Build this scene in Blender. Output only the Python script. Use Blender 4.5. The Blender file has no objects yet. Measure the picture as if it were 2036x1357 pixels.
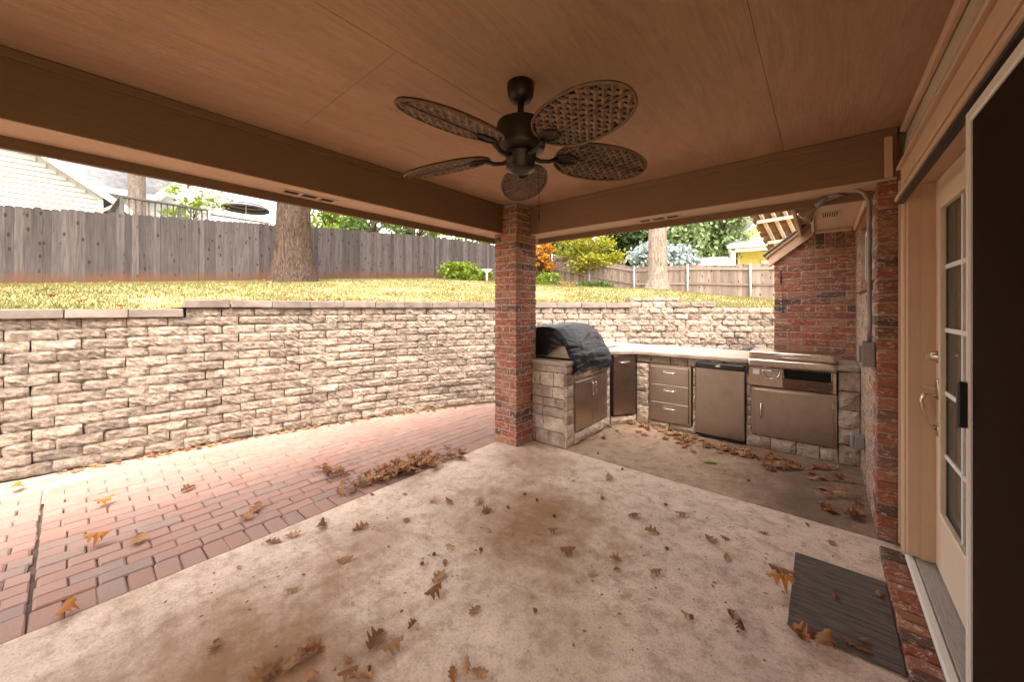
import bpy, bmesh, math, random
import numpy as np
from mathutils import Vector, Matrix, noise
R = random.Random(7)
rad = math.radians
sc = bpy.context.scene
col = sc.collection

# ------------------------------------------------------------------ camera, sky, sun, exposure
F, YAW, V0, H = 737.8, rad(39.93), 612.2, 1.5
CY, SY = math.cos(YAW), math.sin(YAW)
cam = bpy.data.cameras.new('camera'); camo = bpy.data.objects.new('camera', cam); col.objects.link(camo)
camo.location = (0, 0, H); camo.rotation_euler = (rad(90), 0, YAW)
cam.sensor_width = 36; cam.lens = 36*F/2036; cam.shift_y = -(678.5-V0)/2036
cam.clip_start = .02; cam.clip_end = 900
sc.camera = camo
SUN_EL, SUN_AZ = rad(60), rad(-48)     # azimuth of the sun, counter-clockwise from +X
w = bpy.data.worlds.new('World'); sc.world = w; w.use_nodes = True
wt = w.node_tree; wb = wt.nodes['Background']
sky = wt.nodes.new('ShaderNodeTexSky'); sky.sky_type = 'NISHITA'; sky.sun_disc = False
sky.sun_elevation = SUN_EL; sky.sun_rotation = rad(90)-SUN_AZ
sky.air_density = 1.0; sky.dust_density = 4.0; sky.ozone_density = 1.0
hs = wt.nodes.new('ShaderNodeHueSaturation'); hs.inputs['Saturation'].default_value = .22
mxw = wt.nodes.new('ShaderNodeMix'); mxw.data_type = 'RGBA'; mxw.blend_type = 'MULTIPLY'
mxw.inputs['Factor'].default_value = 1; mxw.inputs['B'].default_value = (1.0, .935, .87, 1)
wt.links.new(sky.outputs[0], hs.inputs['Color']); wt.links.new(hs.outputs[0], mxw.inputs['A'])
wt.links.new(mxw.outputs['Result'], wb.inputs['Color']); wb.inputs['Strength'].default_value = .15
sun = bpy.data.lights.new('sun', 'SUN'); sun.energy = .55; sun.angle = rad(20); sun.color = (1, .93, .83)
suno = bpy.data.objects.new('sun', sun); col.objects.link(suno)
sd = Vector((math.cos(SUN_AZ)*math.cos(SUN_EL), math.sin(SUN_AZ)*math.cos(SUN_EL), math.sin(SUN_EL)))
suno.rotation_euler = sd.to_track_quat('Z', 'Y').to_euler(); suno.location = (0, 0, 12)
sc.view_settings.view_transform = 'Standard'; sc.view_settings.look = 'None'
sc.view_settings.gamma = 1; sc.view_settings.use_curve_mapping = False
sc.view_settings.exposure = 2.95

def P(u, v, X=None, Y=None, Z=None, D=None):
    a = (u-1018)/F; d = Vector((-SY+CY*a, CY+SY*a, -(v-V0)/F))
    t = X/d.x if X is not None else Y/d.y if Y is not None else (Z-H)/d.z if Z is not None else D
    return Vector((0, 0, H))+d*t
def proj(p):
    d = -SY*p[0]+CY*p[1]; l = CY*p[0]+SY*p[1]
    return 1018+F*l/d, V0-F*(p[2]-H)/d, d

# ------------------------------------------------------------------ helpers
WM = {}
def link(o, parent=None):
    col.objects.link(o)
    m = Matrix.LocRotScale(o.location, o.rotation_euler, o.scale)
    WM[o] = m
    if parent is not None:
        o.parent = parent; o.matrix_parent_inverse = WM[parent].inverted()
    return o
def tag(o, label=None, cat=None, group=None, kind=None):
    if label: o['label'] = label
    if cat: o['category'] = cat
    if group: o['group'] = group
    if kind: o['kind'] = kind
    return o
def thing(name, loc, label, cat, group=None):
    o = bpy.data.objects.new(name, None); o.location = loc; o.empty_display_size = .1
    link(o); return tag(o, label, cat, group)
def mdata(name, vs, fs, mat, smooth=False, uv=None):
    me = bpy.data.meshes.new(name); me.from_pydata([tuple(v) for v in vs], [], fs); me.update()
    if mat: me.materials.append(mat)
    if smooth: me.polygons.foreach_set('use_smooth', [True]*len(me.polygons))
    return me
def put(name, me, parent=None, loc=(0,0,0), rot=(0,0,0), scale=(1,1,1)):
    o = bpy.data.objects.new(name, me); o.location = loc; o.rotation_euler = rot; o.scale = scale
    return link(o, parent)
class MB:
    def __init__(s): s.v = []; s.f = []
    def add(s, vs, fs, M=None):
        n = len(s.v)
        s.v += [(M @ Vector(v)) if M else Vector(v) for v in vs]
        s.f += [tuple(i+n for i in f) for f in fs]; return s
    def me(s, me, M): return s.add([v.co for v in me.vertices], [tuple(p.vertices) for p in me.polygons], M)
    def box(s, x0, x1, y0, y1, z0, z1):
        return s.add([(x,y,z) for x in (x0,x1) for y in (y0,y1) for z in (z0,z1)],
                     [(0,1,3,2),(4,6,7,5),(0,4,5,1),(2,3,7,6),(0,2,6,4),(1,5,7,3)])
    def quad(s, a, b, c, d): return s.add([a,b,c,d], [(0,1,2,3)])
    def bar(s, a, b, wd, th, up=(0,0,1)):
        a, b = Vector(a), Vector(b); t = (b-a).normalized(); up = Vector(up)
        sv = t.cross(up).normalized(); uv = sv.cross(t)
        vs = [p+sv*i*wd/2+uv*j*th/2 for p in (a,b) for i in (-1,1) for j in (-1,1)]
        return s.add(vs, [(0,2,3,1),(4,5,7,6),(0,1,5,4),(2,6,7,3),(0,4,6,2),(1,3,7,5)])
    def tube(s, pts, r, n=8, close=False, cap=True):
        pts = [Vector(p) for p in pts]; k = len(pts); rings = []; up = None
        for i, p in enumerate(pts):
            t = (pts[(i+1) % k]-pts[i-1]) if close else (pts[min(i+1,k-1)]-pts[max(i-1,0)])
            t.normalize()
            if up is None: up = t.orthogonal().normalized()
            up = (up-t*up.dot(t)).normalized(); b = t.cross(up)
            rr = r[i] if isinstance(r, (list, tuple)) else r
            rings.append([p+(up*math.cos(2*math.pi*j/n)+b*math.sin(2*math.pi*j/n))*rr for j in range(n)])
        vs = [v for rg in rings for v in rg]; fs = []
        for i in range(k if close else k-1):
            for j in range(n):
                a, c = i*n, ((i+1) % k)*n
                fs.append((a+j, a+(j+1)%n, c+(j+1)%n, c+j))
        if cap and not close: fs += [tuple(reversed(range(n))), tuple(range((k-1)*n, k*n))]
        return s.add(vs, fs)
    def lathe(s, prof, n=24, M=None):
        vs = [(r*math.cos(2*math.pi*j/n), r*math.sin(2*math.pi*j/n), z) for r, z in prof for j in range(n)]
        fs = [(i*n+j, i*n+(j+1)%n, (i+1)*n+(j+1)%n, (i+1)*n+j) for i in range(len(prof)-1) for j in range(n)]
        fs += [tuple(reversed(range(n))), tuple(range((len(prof)-1)*n, len(prof)*n))]
        return s.add(vs, fs, M)
    def prism(s, poly, z0, z1):
        n = len(poly)
        return s.add([(x,y,z0) for x,y in poly]+[(x,y,z1) for x,y in poly],
            [tuple(reversed(range(n))), tuple(range(n,2*n))]+[(i,(i+1)%n,n+(i+1)%n,n+i) for i in range(n)])
    def data(s, name, mat, smooth=False, bevel=0, seg=1):
        me = mdata(name, s.v, s.f, mat, smooth)
        if bevel:
            bm = bmesh.new(); bm.from_mesh(me)
            bmesh.ops.bevel(bm, geom=[e for e in bm.edges if len(e.link_faces)==2 and e.calc_face_angle(0)>.5],
                            offset=bevel, segments=seg, affect='EDGES', profile=.6, clamp_overlap=True)
            bm.to_mesh(me); bm.free()
        bm = bmesh.new(); bm.from_mesh(me); bmesh.ops.recalc_face_normals(bm, faces=bm.faces); bm.to_mesh(me); bm.free()
        return me
    def build(s, name, mat, parent=None, smooth=False, bevel=0, seg=1):
        return put(name, s.data(name, mat, smooth, bevel, seg), parent)
def box(name, x0, x1, y0, y1, z0, z1, mat, parent=None, bevel=0, seg=1):
    return MB().box(x0,x1,y0,y1,z0,z1).build(name, mat, parent, bevel=bevel, seg=seg)
def arc(c, a, b, a0, a1, n=8):   # c + a cos + b sin
    c, a, b = Vector(c), Vector(a), Vector(b)
    return [c+a*math.cos(a0+(a1-a0)*i/n)+b*math.sin(a0+(a1-a0)*i/n) for i in range(n+1)]

# ------------------------------------------------------------------ materials
def nt(name):
    m = bpy.data.materials.new(name); m.use_nodes = True
    t = m.node_tree; return m, t, t.nodes['Principled BSDF'], t.nodes.new, t.links.new
def ramp(t, stops, interp='LINEAR'):
    r = t.nodes.new('ShaderNodeValToRGB'); r.color_ramp.interpolation = interp
    e = r.color_ramp.elements
    while len(e) < len(stops): e.new(.5)
    for x, (p, c) in zip(e, stops): x.position = p; x.color = (*c, 1) if len(c)==3 else c
    return r
def coords(t, stretch=(1,1,1), kind='pos', rot=(0,0,0)):
    mp = t.nodes.new('ShaderNodeMapping'); mp.inputs['Scale'].default_value = stretch; mp.inputs['Rotation'].default_value = rot
    if kind == 'pos': g = t.nodes.new('ShaderNodeNewGeometry'); t.links.new(g.outputs['Position'], mp.inputs[0])
    else: g = t.nodes.new('ShaderNodeTexCoord'); t.links.new(g.outputs[kind], mp.inputs[0])
    return mp
def nz(t, mp, scale, detail=4, rough=.55, dist=0):
    n = t.nodes.new('ShaderNodeTexNoise'); n.inputs['Scale'].default_value = scale; n.inputs['Detail'].default_value = detail
    n.inputs['Roughness'].default_value = rough; n.inputs['Distortion'].default_value = dist
    t.links.new(mp.outputs[0], n.inputs['Vector']); return n.outputs['Fac']
def mixc(t, fac, a, b, mode='MIX'):
    m = t.nodes.new('ShaderNodeMix'); m.data_type = 'RGBA'; m.blend_type = mode
    for s, v in ((m.inputs['Factor'], fac), (m.inputs['A'], a), (m.inputs['B'], b)):
        if isinstance(v, (int, float)): s.default_value = v
        elif isinstance(v, tuple): s.default_value = (*v, 1)
        else: t.links.new(v, s)
    return m.outputs['Result']
def math_(t, op, a, b=0.):
    m = t.nodes.new('ShaderNodeMath'); m.operation = op; m.use_clamp = False
    for s, v in zip(m.inputs, (a, b)):
        if isinstance(v, (int, float)): s.default_value = v
        else: t.links.new(v, s)
    return m.outputs[0]
def rnd(t):     # one random value for each object and each separate piece
    oi = t.nodes.new('ShaderNodeObjectInfo'); g = t.nodes.new('ShaderNodeNewGeometry')
    return math_(t, 'FRACT', math_(t, 'ADD', oi.outputs['Random'], g.outputs['Random Per Island']))
def bump(t, b, h, strength=.3, dist=.01, chain=None):
    n = t.nodes.new('ShaderNodeBump'); n.inputs['Strength'].default_value = strength; n.inputs['Distance'].default_value = dist
    t.links.new(h, n.inputs['Height'])
    if chain: t.links.new(chain, n.inputs['Normal'])
    t.links.new(n.outputs[0], b.inputs['Normal']); return n.outputs[0]
def M(name, c1, c2=None, scale=4, detail=4, rough=.75, metal=0, bstr=0, bscale=60, bdist=.01, var=0, stretch=(1,1,1), kind='pos', spec=.4, lo=.35, hi=.65):
    m, t, b, N, L = nt(name)
    b.inputs['Roughness'].default_value = rough; b.inputs['Metallic'].default_value = metal
    b.inputs['Specular IOR Level'].default_value = spec
    mp = coords(t, stretch, kind)
    if c2 is None: c2 = tuple(x*.86 for x in c1)
    r = ramp(t, [(lo, c1), (hi, c2)]); L(nz(t, mp, scale, detail), r.inputs[0]); c = r.outputs[0]
    if var:
        f = math_(t, 'ADD', math_(t, 'MULTIPLY', rnd(t), var), 1-var/2)
        h = N('ShaderNodeHueSaturation'); L(c, h.inputs['Color']); L(f, h.inputs['Value']); c = h.outputs[0]
    L(c, b.inputs['Base Color'])
    if bstr: bump(t, b, nz(t, mp, bscale, 5), bstr, bdist)
    return m

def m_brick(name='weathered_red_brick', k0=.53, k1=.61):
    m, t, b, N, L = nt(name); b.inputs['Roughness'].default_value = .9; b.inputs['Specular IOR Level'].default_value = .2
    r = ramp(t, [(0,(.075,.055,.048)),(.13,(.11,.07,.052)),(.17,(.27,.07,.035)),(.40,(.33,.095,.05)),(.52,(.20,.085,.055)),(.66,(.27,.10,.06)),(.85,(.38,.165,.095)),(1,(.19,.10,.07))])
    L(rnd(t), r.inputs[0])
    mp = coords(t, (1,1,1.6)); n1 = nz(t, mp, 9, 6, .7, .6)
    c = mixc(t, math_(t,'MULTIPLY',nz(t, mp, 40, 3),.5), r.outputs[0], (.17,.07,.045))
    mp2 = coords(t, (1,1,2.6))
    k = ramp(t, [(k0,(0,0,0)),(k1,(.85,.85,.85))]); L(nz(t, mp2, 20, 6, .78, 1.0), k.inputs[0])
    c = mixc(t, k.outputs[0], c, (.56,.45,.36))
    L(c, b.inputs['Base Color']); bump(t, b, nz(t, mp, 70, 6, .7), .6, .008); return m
def m_block():
    m, t, b, N, L = nt('split_face_tan_concrete'); b.inputs['Roughness'].default_value = .95; b.inputs['Specular IOR Level'].default_value = .15
    mp = coords(t)
    off = N('ShaderNodeVectorMath'); off.operation = 'SCALE'; off.inputs[0].default_value = (37,53,71); L(rnd(t), off.inputs['Scale'])
    mpo = coords(t,(1,1,1.5)); L(off.outputs[0], mpo.inputs['Location'])
    r = ramp(t, [(.35,(.18,.125,.095)),(.46,(.38,.29,.225)),(.62,(.56,.455,.365))]); L(nz(t, mpo, 20, 9, .8, .4), r.inputs[0])
    k = ramp(t, [(.5,(0,0,0)),(.66,(.75,.75,.75))]); L(nz(t, coords(t,(1,1,1.6)), 1.7, 10, .82, .6), k.inputs[0])
    c = mixc(t, k.outputs[0], r.outputs[0], (.15,.12,.11))
    f = math_(t,'ADD',math_(t,'MULTIPLY',rnd(t),.5),.76)
    h = N('ShaderNodeHueSaturation'); L(c,h.inputs['Color']); L(f,h.inputs['Value'])
    L(h.outputs[0], b.inputs['Base Color'])
    n1 = bump(t, b, nz(t, mp, 26, 8, .8), 1, .05); bump(t, b, nz(t, mp, 110, 4, .7), .6, .008, n1); return m
def m_paver():
    m, t, b, N, L = nt('tumbled_clay_paver'); b.inputs['Roughness'].default_value = .85
    r = ramp(t, [(0,(.28,.20,.17)),(.1,(.30,.21,.175)),(.2,(.335,.185,.145)),(.6,(.36,.205,.16)),(.8,(.34,.21,.17)),(1,(.39,.235,.185))]); L(rnd(t), r.inputs[0])
    mp = coords(t); k = ramp(t, [(.4,(0,0,0)),(.75,(.55,.55,.55))]); L(nz(t, mp, 1.3, 6, .7), k.inputs[0])
    c = mixc(t, k.outputs[0], r.outputs[0], (.37,.265,.22)); c = mixc(t, math_(t,'MULTIPLY',nz(t, mp, 60, 4),.4), c, (.15,.085,.065))
    L(c, b.inputs['Base Color']); bump(t, b, nz(t, mp, 90, 6, .7), .5, .006); return m
def m_concrete(name, a, bb, c3, spots=()):
    m, t, b, N, L = nt(name); b.inputs['Roughness'].default_value = .85; b.inputs['Specular IOR Level'].default_value = .25
    mp = coords(t)
    r = ramp(t, [(.28,bb),(.47,a),(.70,tuple(min(1,x*1.22) for x in a))]); L(nz(t, mp, 1.5, 10, .74, .5), r.inputs[0]); c = r.outputs[0]
    r2 = ramp(t, [(.38,(.62,.55,.48)),(.52,(1,1,1)),(.66,(1.12,1.1,1.08))]); L(nz(t, mp, 9, 8, .75, .3), r2.inputs[0]); c = mixc(t, .75, c, r2.outputs[0], 'MULTIPLY')
    g = ramp(t, [(.36,(.42,.38,.35)),(.47,(1,1,1)),(.62,(1.12,1.11,1.10))]); L(nz(t, mp, 75, 6, .85), g.inputs[0]); c = mixc(t, .8, c, g.outputs[0], 'MULTIPLY')
    geo = N('ShaderNodeNewGeometry'); wob = nz(t, mp, 2.4, 8, .75)
    for (x, y, rr, s) in spots:      # rusty tannin stains with ragged edges
        vd = N('ShaderNodeVectorMath'); vd.operation = 'DISTANCE'; L(geo.outputs['Position'], vd.inputs[0]); vd.inputs[1].default_value = (x, y, 0)
        d = math_(t,'ADD', math_(t,'DIVIDE', vd.outputs['Value'], rr), math_(t,'MULTIPLY', math_(t,'SUBTRACT', wob, .5), 2.2))
        k = ramp(t, [(.1,(s,s,s)),(1.0,(0,0,0))]); L(d, k.inputs[0]); c = mixc(t, k.outputs[0], c, c3)
    k = ramp(t, [(.57,(0,0,0)),(.70,(.55,.55,.55))]); L(nz(t, mp, .85, 10, .75, .4), k.inputs[0]); c = mixc(t, k.outputs[0], c, c3)
    # clustered dark pits, leaf prints and grit
    for sc_, p0, p1, am in ((6,.11,.15,.75),(23,.05,.10,.7)):
        v = N('ShaderNodeTexVoronoi'); v.inputs['Scale'].default_value = sc_; L(mp.outputs[0], v.inputs['Vector'])
        pit = ramp(t, [(p0,(1,1,1)),(p1,(0,0,0))]); L(math_(t,'ADD',v.outputs['Distance'],math_(t,'MULTIPLY',nz(t,mp,sc_*5,6,.75),.20)), pit.inputs[0])
        cl = ramp(t, [(.46,(0,0,0)),(.6,(1,1,1))]); L(nz(t, mp, 1.1, 5), cl.inputs[0])
        c = mixc(t, math_(t,'MULTIPLY',math_(t,'MULTIPLY',pit.outputs[0],am),cl.outputs[0]), c, (.07,.05,.04))
    L(c, b.inputs['Base Color'])
    n1 = bump(t, b, nz(t, mp, 75, 6, .85), .5, .006); bump(t, b, nz(t, coords(t,(30,2,2)), 6, 4), .08, .01, n1); return m
def m_ceiling():
    m, t, b, N, L = nt('embossed_painted_panel'); b.inputs['Roughness'].default_value = .7; b.inputs['Specular IOR Level'].default_value = .3
    mp = coords(t, (1,.1,1)); n = nz(t, mp, 16, 6, .65, 1.5); n2 = nz(t, coords(t,(1,.09,1)), 42, 7, .8, 2.2)
    r = ramp(t, [(.32,(.36,.208,.122)),(.5,(.425,.252,.152)),(.68,(.475,.29,.178))]); L(nz(t, coords(t,(1,.16,1)), 9, 9, .8, 1.6), r.inputs[0])
    L(r.outputs[0], b.inputs['Base Color'])
    wv = N('ShaderNodeTexWave'); wv.wave_type = 'BANDS'; wv.bands_direction = 'X'; wv.inputs['Scale'].default_value = 6
    wv.inputs['Distortion'].default_value = 14; wv.inputs['Detail'].default_value = 3; wv.inputs['Detail Scale'].default_value = .35
    L(coords(t,(1,.12,1)).outputs[0], wv.inputs['Vector'])
    msk = ramp(t, [(.45,(0,0,0)),(.6,(1,1,1))]); L(nz(t, coords(t,(1,.25,1)), 1.6, 4), msk.inputs[0])
    hgt = math_(t,'ADD', math_(t,'MULTIPLY',math_(t,'MULTIPLY',n2,.8),nz(t, coords(t,(1,.3,1)), 2.2, 4)), math_(t,'MULTIPLY', math_(t,'MULTIPLY', wv.outputs['Fac'], msk.outputs[0]), .05))
    bump(t, b, hgt, .9, .02); return m
def m_paint(name, c, axis=0):
    m, t, b, N, L = nt(name); b.inputs['Roughness'].default_value = .65; b.inputs['Specular IOR Level'].default_value = .3
    st = [3,3,3]; st[axis] = .25
    r = ramp(t, [(.3,tuple(x*.93 for x in c)),(.7,c)]); L(nz(t, coords(t), 4, 5), r.inputs[0])
    L(r.outputs[0], b.inputs['Base Color']); bump(t, b, nz(t, coords(t, tuple(st)), 10, 7, .75, 1.4), .6, .012); return m
def m_picket(name, dark, light, dirt=True):
    m, t, b, N, L = nt(name); b.inputs['Roughness'].default_value = .9; b.inputs['Specular IOR Level'].default_value = .15
    mp = coords(t, (14,14,.7)); r = ramp(t, [(.25,dark),(.7,light)]); L(nz(t, mp, 2.2, 7, .7, .5), r.inputs[0]); c = r.outputs[0]
    f = math_(t,'ADD',math_(t,'MULTIPLY',rnd(t),.8),.55); h = N('ShaderNodeHueSaturation'); L(c,h.inputs['Color']); L(f,h.inputs['Value']); c = h.outputs[0]
    c = mixc(t, math_(t,'MULTIPLY',nz(t, coords(t,(1,1,.5)), 1.2, 5),.35), c, tuple(x*1.1 for x in light))
    v = N('ShaderNodeTexVoronoi'); v.inputs['Scale'].default_value = 1; L(coords(t,(7,7,3.2)).outputs[0], v.inputs['Vector'])
    k = ramp(t, [(.1,(.85,.85,.85)),(.22,(0,0,0))]); L(v.outputs['Distance'], k.inputs[0]); c = mixc(t, k.outputs[0], c, (.015,.010,.009))
    if dirt:
        g = N('ShaderNodeTexCoord'); sx = N('ShaderNodeSeparateXYZ'); L(g.outputs['Generated'], sx.inputs[0])
        z = math_(t,'ADD', sx.outputs['Z'], math_(t,'MULTIPLY', math_(t,'SUBTRACT',nz(t, coords(t,(2,2,.6)), 1.1, 5),.5), .28))
        k = ramp(t, [(.05,(.85,.85,.85)),(.22,(0,0,0))]); L(z, k.inputs[0]); c = mixc(t, k.outputs[0], c, (.105,.05,.028))
    L(c, b.inputs['Base Color']); bump(t, b, nz(t, mp, 5, 6, .7), .4, .01); return m
def m_bark(name, dark, light):
    m, t, b, N, L = nt(name); b.inputs['Roughness'].default_value = .95; b.inputs['Specular IOR Level'].default_value = .1
    mp = coords(t,(1,1,.16)); n = nz(t, mp, 30, 5, .6, 1.2); r = ramp(t, [(.35,dark),(.62,light)]); L(n, r.inputs[0])
    c = mixc(t, math_(t,'MULTIPLY',nz(t, coords(t), 2.2, 5),.5), r.outputs[0], tuple(x*.6 for x in light))
    L(c, b.inputs['Base Color']); bump(t, b, n, 1, .07); return m
def m_leaf(name, cols, trans=.35, rough=.6):
    m, t, b, N, L = nt(name); b.inputs['Roughness'].default_value = rough; b.inputs['Specular IOR Level'].default_value = .25
    k = len(cols); r = ramp(t, [(i/max(1,k-1), c) for i, c in enumerate(cols)]); L(rnd(t), r.inputs[0])
    c = mixc(t, math_(t,'MULTIPLY',nz(t, coords(t), 6, 4),.4), r.outputs[0], tuple(x*.55 for x in cols[0]))
    L(c, b.inputs['Base Color'])
    if trans:
        tr = N('ShaderNodeBsdfTranslucent'); L(c, tr.inputs['Color']); ms = N('ShaderNodeMixShader'); ms.inputs[0].default_value = trans
        L(b.outputs[0], ms.inputs[1]); L(tr.outputs[0], ms.inputs[2]); L(ms.outputs[0], t.nodes['Material Output'].inputs[0])
    return m
def m_metal(name, c, rough, stretch):
    m, t, b, N, L = nt(name); b.inputs['Metallic'].default_value = 1
    mp = coords(t, stretch); n = nz(t, mp, 20, 4)
    sm = nz(t, coords(t), 5, 7, .7)
    k = ramp(t, [(.45,c),(.75,tuple(x*.78 for x in c))]); L(sm, k.inputs[0]); L(k.outputs[0], b.inputs['Base Color'])
    rr = math_(t,'ADD', math_(t,'MULTIPLY',n,.12), math_(t,'ADD', rough-.06, math_(t,'MULTIPLY',sm,.12))); L(rr, b.inputs['Roughness'])
    bump(t, b, n, .16, .002); return m

TAN = (.60,.405,.268)
m_br = m_brick(); m_brp = m_brick('brightened_red_brick', .43, .56); m_bl = m_block(); m_pv = m_paver(); m_ce = m_ceiling()  # second brick is paler: sky light on the house wall put into its colour
m_mort = M('grey_mortar', (.44,.37,.30), (.31,.255,.205), 12, bstr=.5, bscale=120)
m_mortd = M('dark_mortar', (.13,.10,.08), (.085,.065,.05), 12, bstr=.5)
m_slab = m_concrete('stained_patio_concrete', (.62,.485,.395), (.47,.355,.28), (.27,.145,.07),
    [(-1.55,2.1,.8,.95), (-1.85,.45,.75,.95), (-2.15,2.9,.5,.7), (-.9,1.5,.45,.35), (-1.15,.55,.55,.6), (-2.2,1.2,.4,.5)])
m_slab2 = m_concrete('browned_kitchen_concrete', (.36,.255,.182), (.25,.17,.118), (.13,.078,.048), [(-.1,4.2,1.0,.8), (-.75,4.75,.6,.7), (0,3.5,.7,.6)])
m_strip = M('sandy_concrete_strip', (.36,.29,.22), (.27,.21,.155), 5, 8, bstr=.4, bscale=90)
m_bed = M('paver_joint_sand', (.13,.085,.065), (.08,.055,.043), 9, bstr=.5)
m_cap = M('smooth_cap_stone', (.25,.195,.16), (.16,.125,.105), 6, 8, .9, bstr=.4, bscale=90, var=.25)
m_tan = m_paint('tan_paint_along_y', TAN, 1); m_tanx = m_paint('tan_paint_along_x', TAN, 0); m_tanz = m_paint('tan_paint_upright', TAN, 2)
m_beam = m_paint('shaded_beam_tan_y', (.17,.092,.05), 1); m_beamx = m_paint('shaded_beam_tan_x', (.23,.13,.075), 0)  # tan of the beams darkened: shade on their faces put into the colour
m_siding = m_paint('cream_lap_siding', (.60,.50,.38), 1)
m_door = M('door_cream_paint', (.74,.585,.435), (.71,.56,.415), 3, rough=.45)
m_white = M('white_paint', (.78,.76,.72), (.72,.70,.66), 3, rough=.5)
m_frame = M('white_aluminium', (.74,.71,.66), (.70,.67,.62), 3, rough=.4)
m_dark = M('dark_hole', (.012,.01,.009), None, rough=.9)
m_black = M('black_plastic', (.018,.017,.018), None, rough=.4)
m_bronze = M('bronze_metal', (.035,.026,.022), (.028,.02,.017), 5, rough=.42, metal=.6)
m_steel = m_metal('brushed_stainless', (.44,.36,.30), .24, (90,90,1))
m_steelx = m_metal('brushed_stainless_flat', (.52,.44,.375), .2, (1,90,90))
m_chrome = M('polished_handle', (.78,.76,.74), None, rough=.14, metal=1)
m_brass = M('satin_nickel_brass', (.62,.52,.38), None, rough=.25, metal=1)
m_grey = M('grey_painted_metal', (.30,.27,.25), (.24,.22,.2), 9, rough=.5, metal=.3)
m_galv = M('galvanised_steel', (.36,.38,.38), (.29,.31,.32), 14, rough=.5, metal=.5)
m_stone = M('chopped_limestone', (.56,.455,.365), (.27,.19,.14), 9, 9, .92, bstr=1, bscale=22, bdist=.03, var=.45, spec=.2, lo=.3, hi=.75)
m_ctop = M('travertine_counter', (.40,.325,.255), (.22,.16,.12), 6, 9, .55, bstr=.4, bscale=40, stretch=(1,2,2), lo=.4, hi=.8)
m_pick = m_picket('weathered_picket_grey', (.016,.0135,.0135), (.098,.081,.079))
m_pick2 = m_picket('weathered_picket_brown', (.10,.07,.055), (.26,.20,.165), False)
m_bark1 = m_bark('oak_bark', (.012,.008,.006), (.13,.086,.066))
m_bark2 = m_bark('pale_bark', (.10,.075,.058), (.36,.29,.235))
m_grass = m_leaf('lawn_blades', [(.12,.125,.035),(.21,.185,.06),(.09,.12,.03),(.27,.205,.09),(.16,.165,.05)], .25)
m_dry = m_leaf('dry_oak_leaf', [(.11,.04,.018),(.42,.19,.07),(.27,.105,.035),(.52,.30,.15),(.22,.09,.035),(.46,.25,.12)], .15, .55)
m_dryo = m_leaf('orange_oak_leaf', [(.45,.16,.03),(.5,.22,.05)], .2)
m_greenleaf = m_leaf('green_leaf', [(.12,.22,.03),(.2,.28,.06)], .2)
m_glass = None
def mk_glass():
    m, t, b, N, L = nt('window_glass'); b.inputs['Base Color'].default_value = (.05,.055,.055,1); b.inputs['Roughness'].default_value = .06
    b.inputs['Specular IOR Level'].default_value = .6; tr = N('ShaderNodeBsdfTransparent'); tr.inputs[0].default_value = (.85,.85,.82,1)
    ms = N('ShaderNodeMixShader'); ms.inputs[0].default_value = .4; L(tr.outputs[0], ms.inputs[1]); L(b.outputs[0], ms.inputs[2]); L(ms.outputs[0], t.nodes['Material Output'].inputs[0]); return m
m_glass = mk_glass()

# ------------------------------------------------------------------ retaining-wall curve
wp = [(-5.62,-4.6),(-5.58,-2.9),(-5.5,-1.4),(-5.41,-.38),(-5.205,.783),(-5.09,1.368),(-4.66,2.9),(-4.02,4.3),(-3.45,4.98),(-2.08,6.1),(-.60,7.26),(.09,7.8),(.9,8.4)]
def catmull(pts, n=40):
    out = []
    for i in range(len(pts)-1):
        p0, p1, p2, p3 = [Vector(pts[max(0,min(len(pts)-1,i+k))]) for k in (-1,0,1,2)]
        for j in range(n):
            s = j/n; out.append(.5*((2*p1)+(p2-p0)*s+(2*p0-5*p1+4*p2-p3)*s*s+(3*p1-p0-3*p2+p3)*s**3))
    out.append(Vector(pts[-1])); return out
WC = catmull(wp); WS = [0]
for a, b in zip(WC, WC[1:]): WS.append(WS[-1]+(b-a).length)
def wall_at(s):
    s = max(0, min(WS[-1]-1e-4, s)); i = int(np.searchsorted(WS, s, 'right'))-1
    k = (s-WS[i])/(WS[i+1]-WS[i]); p = WC[i].lerp(WC[i+1], k); t = (WC[i+1]-WC[i]).normalized()
    return p, t      # inside (patio side) normal = (t.y, -t.x)
def s_of_u(u):
    return min(((abs(proj((p.x,p.y,1.5))[0]-u) if proj((p.x,p.y,1.5))[2]>.3 else 1e9), s) for p, s in zip(WC, WS))[1]
S365, S1060, S1258, S1345, S1440, S1500 = [s_of_u(u) for u in (365,1060,1258,1345,1440,1500)]
def walltop(s):      # number of courses, capped?
    if s < S365: return 14, True
    if s < S1258: return 15, True
    if s < S1345: return 16, False
    if s < S1440: return 16, False
    if s < S1500: return 15, False
    return 15, False
WCa = np.array([(p.x,p.y) for p in WC])
def wdist(x, y):     # distance to wall face, + on the patio side
    d = np.hypot(WCa[:,0]-x, WCa[:,1]-y); i = int(d.argmin()); p, t = wall_at(WS[i])
    return (Vector((x,y))-p).dot(Vector((t.y,-t.x)))

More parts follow.
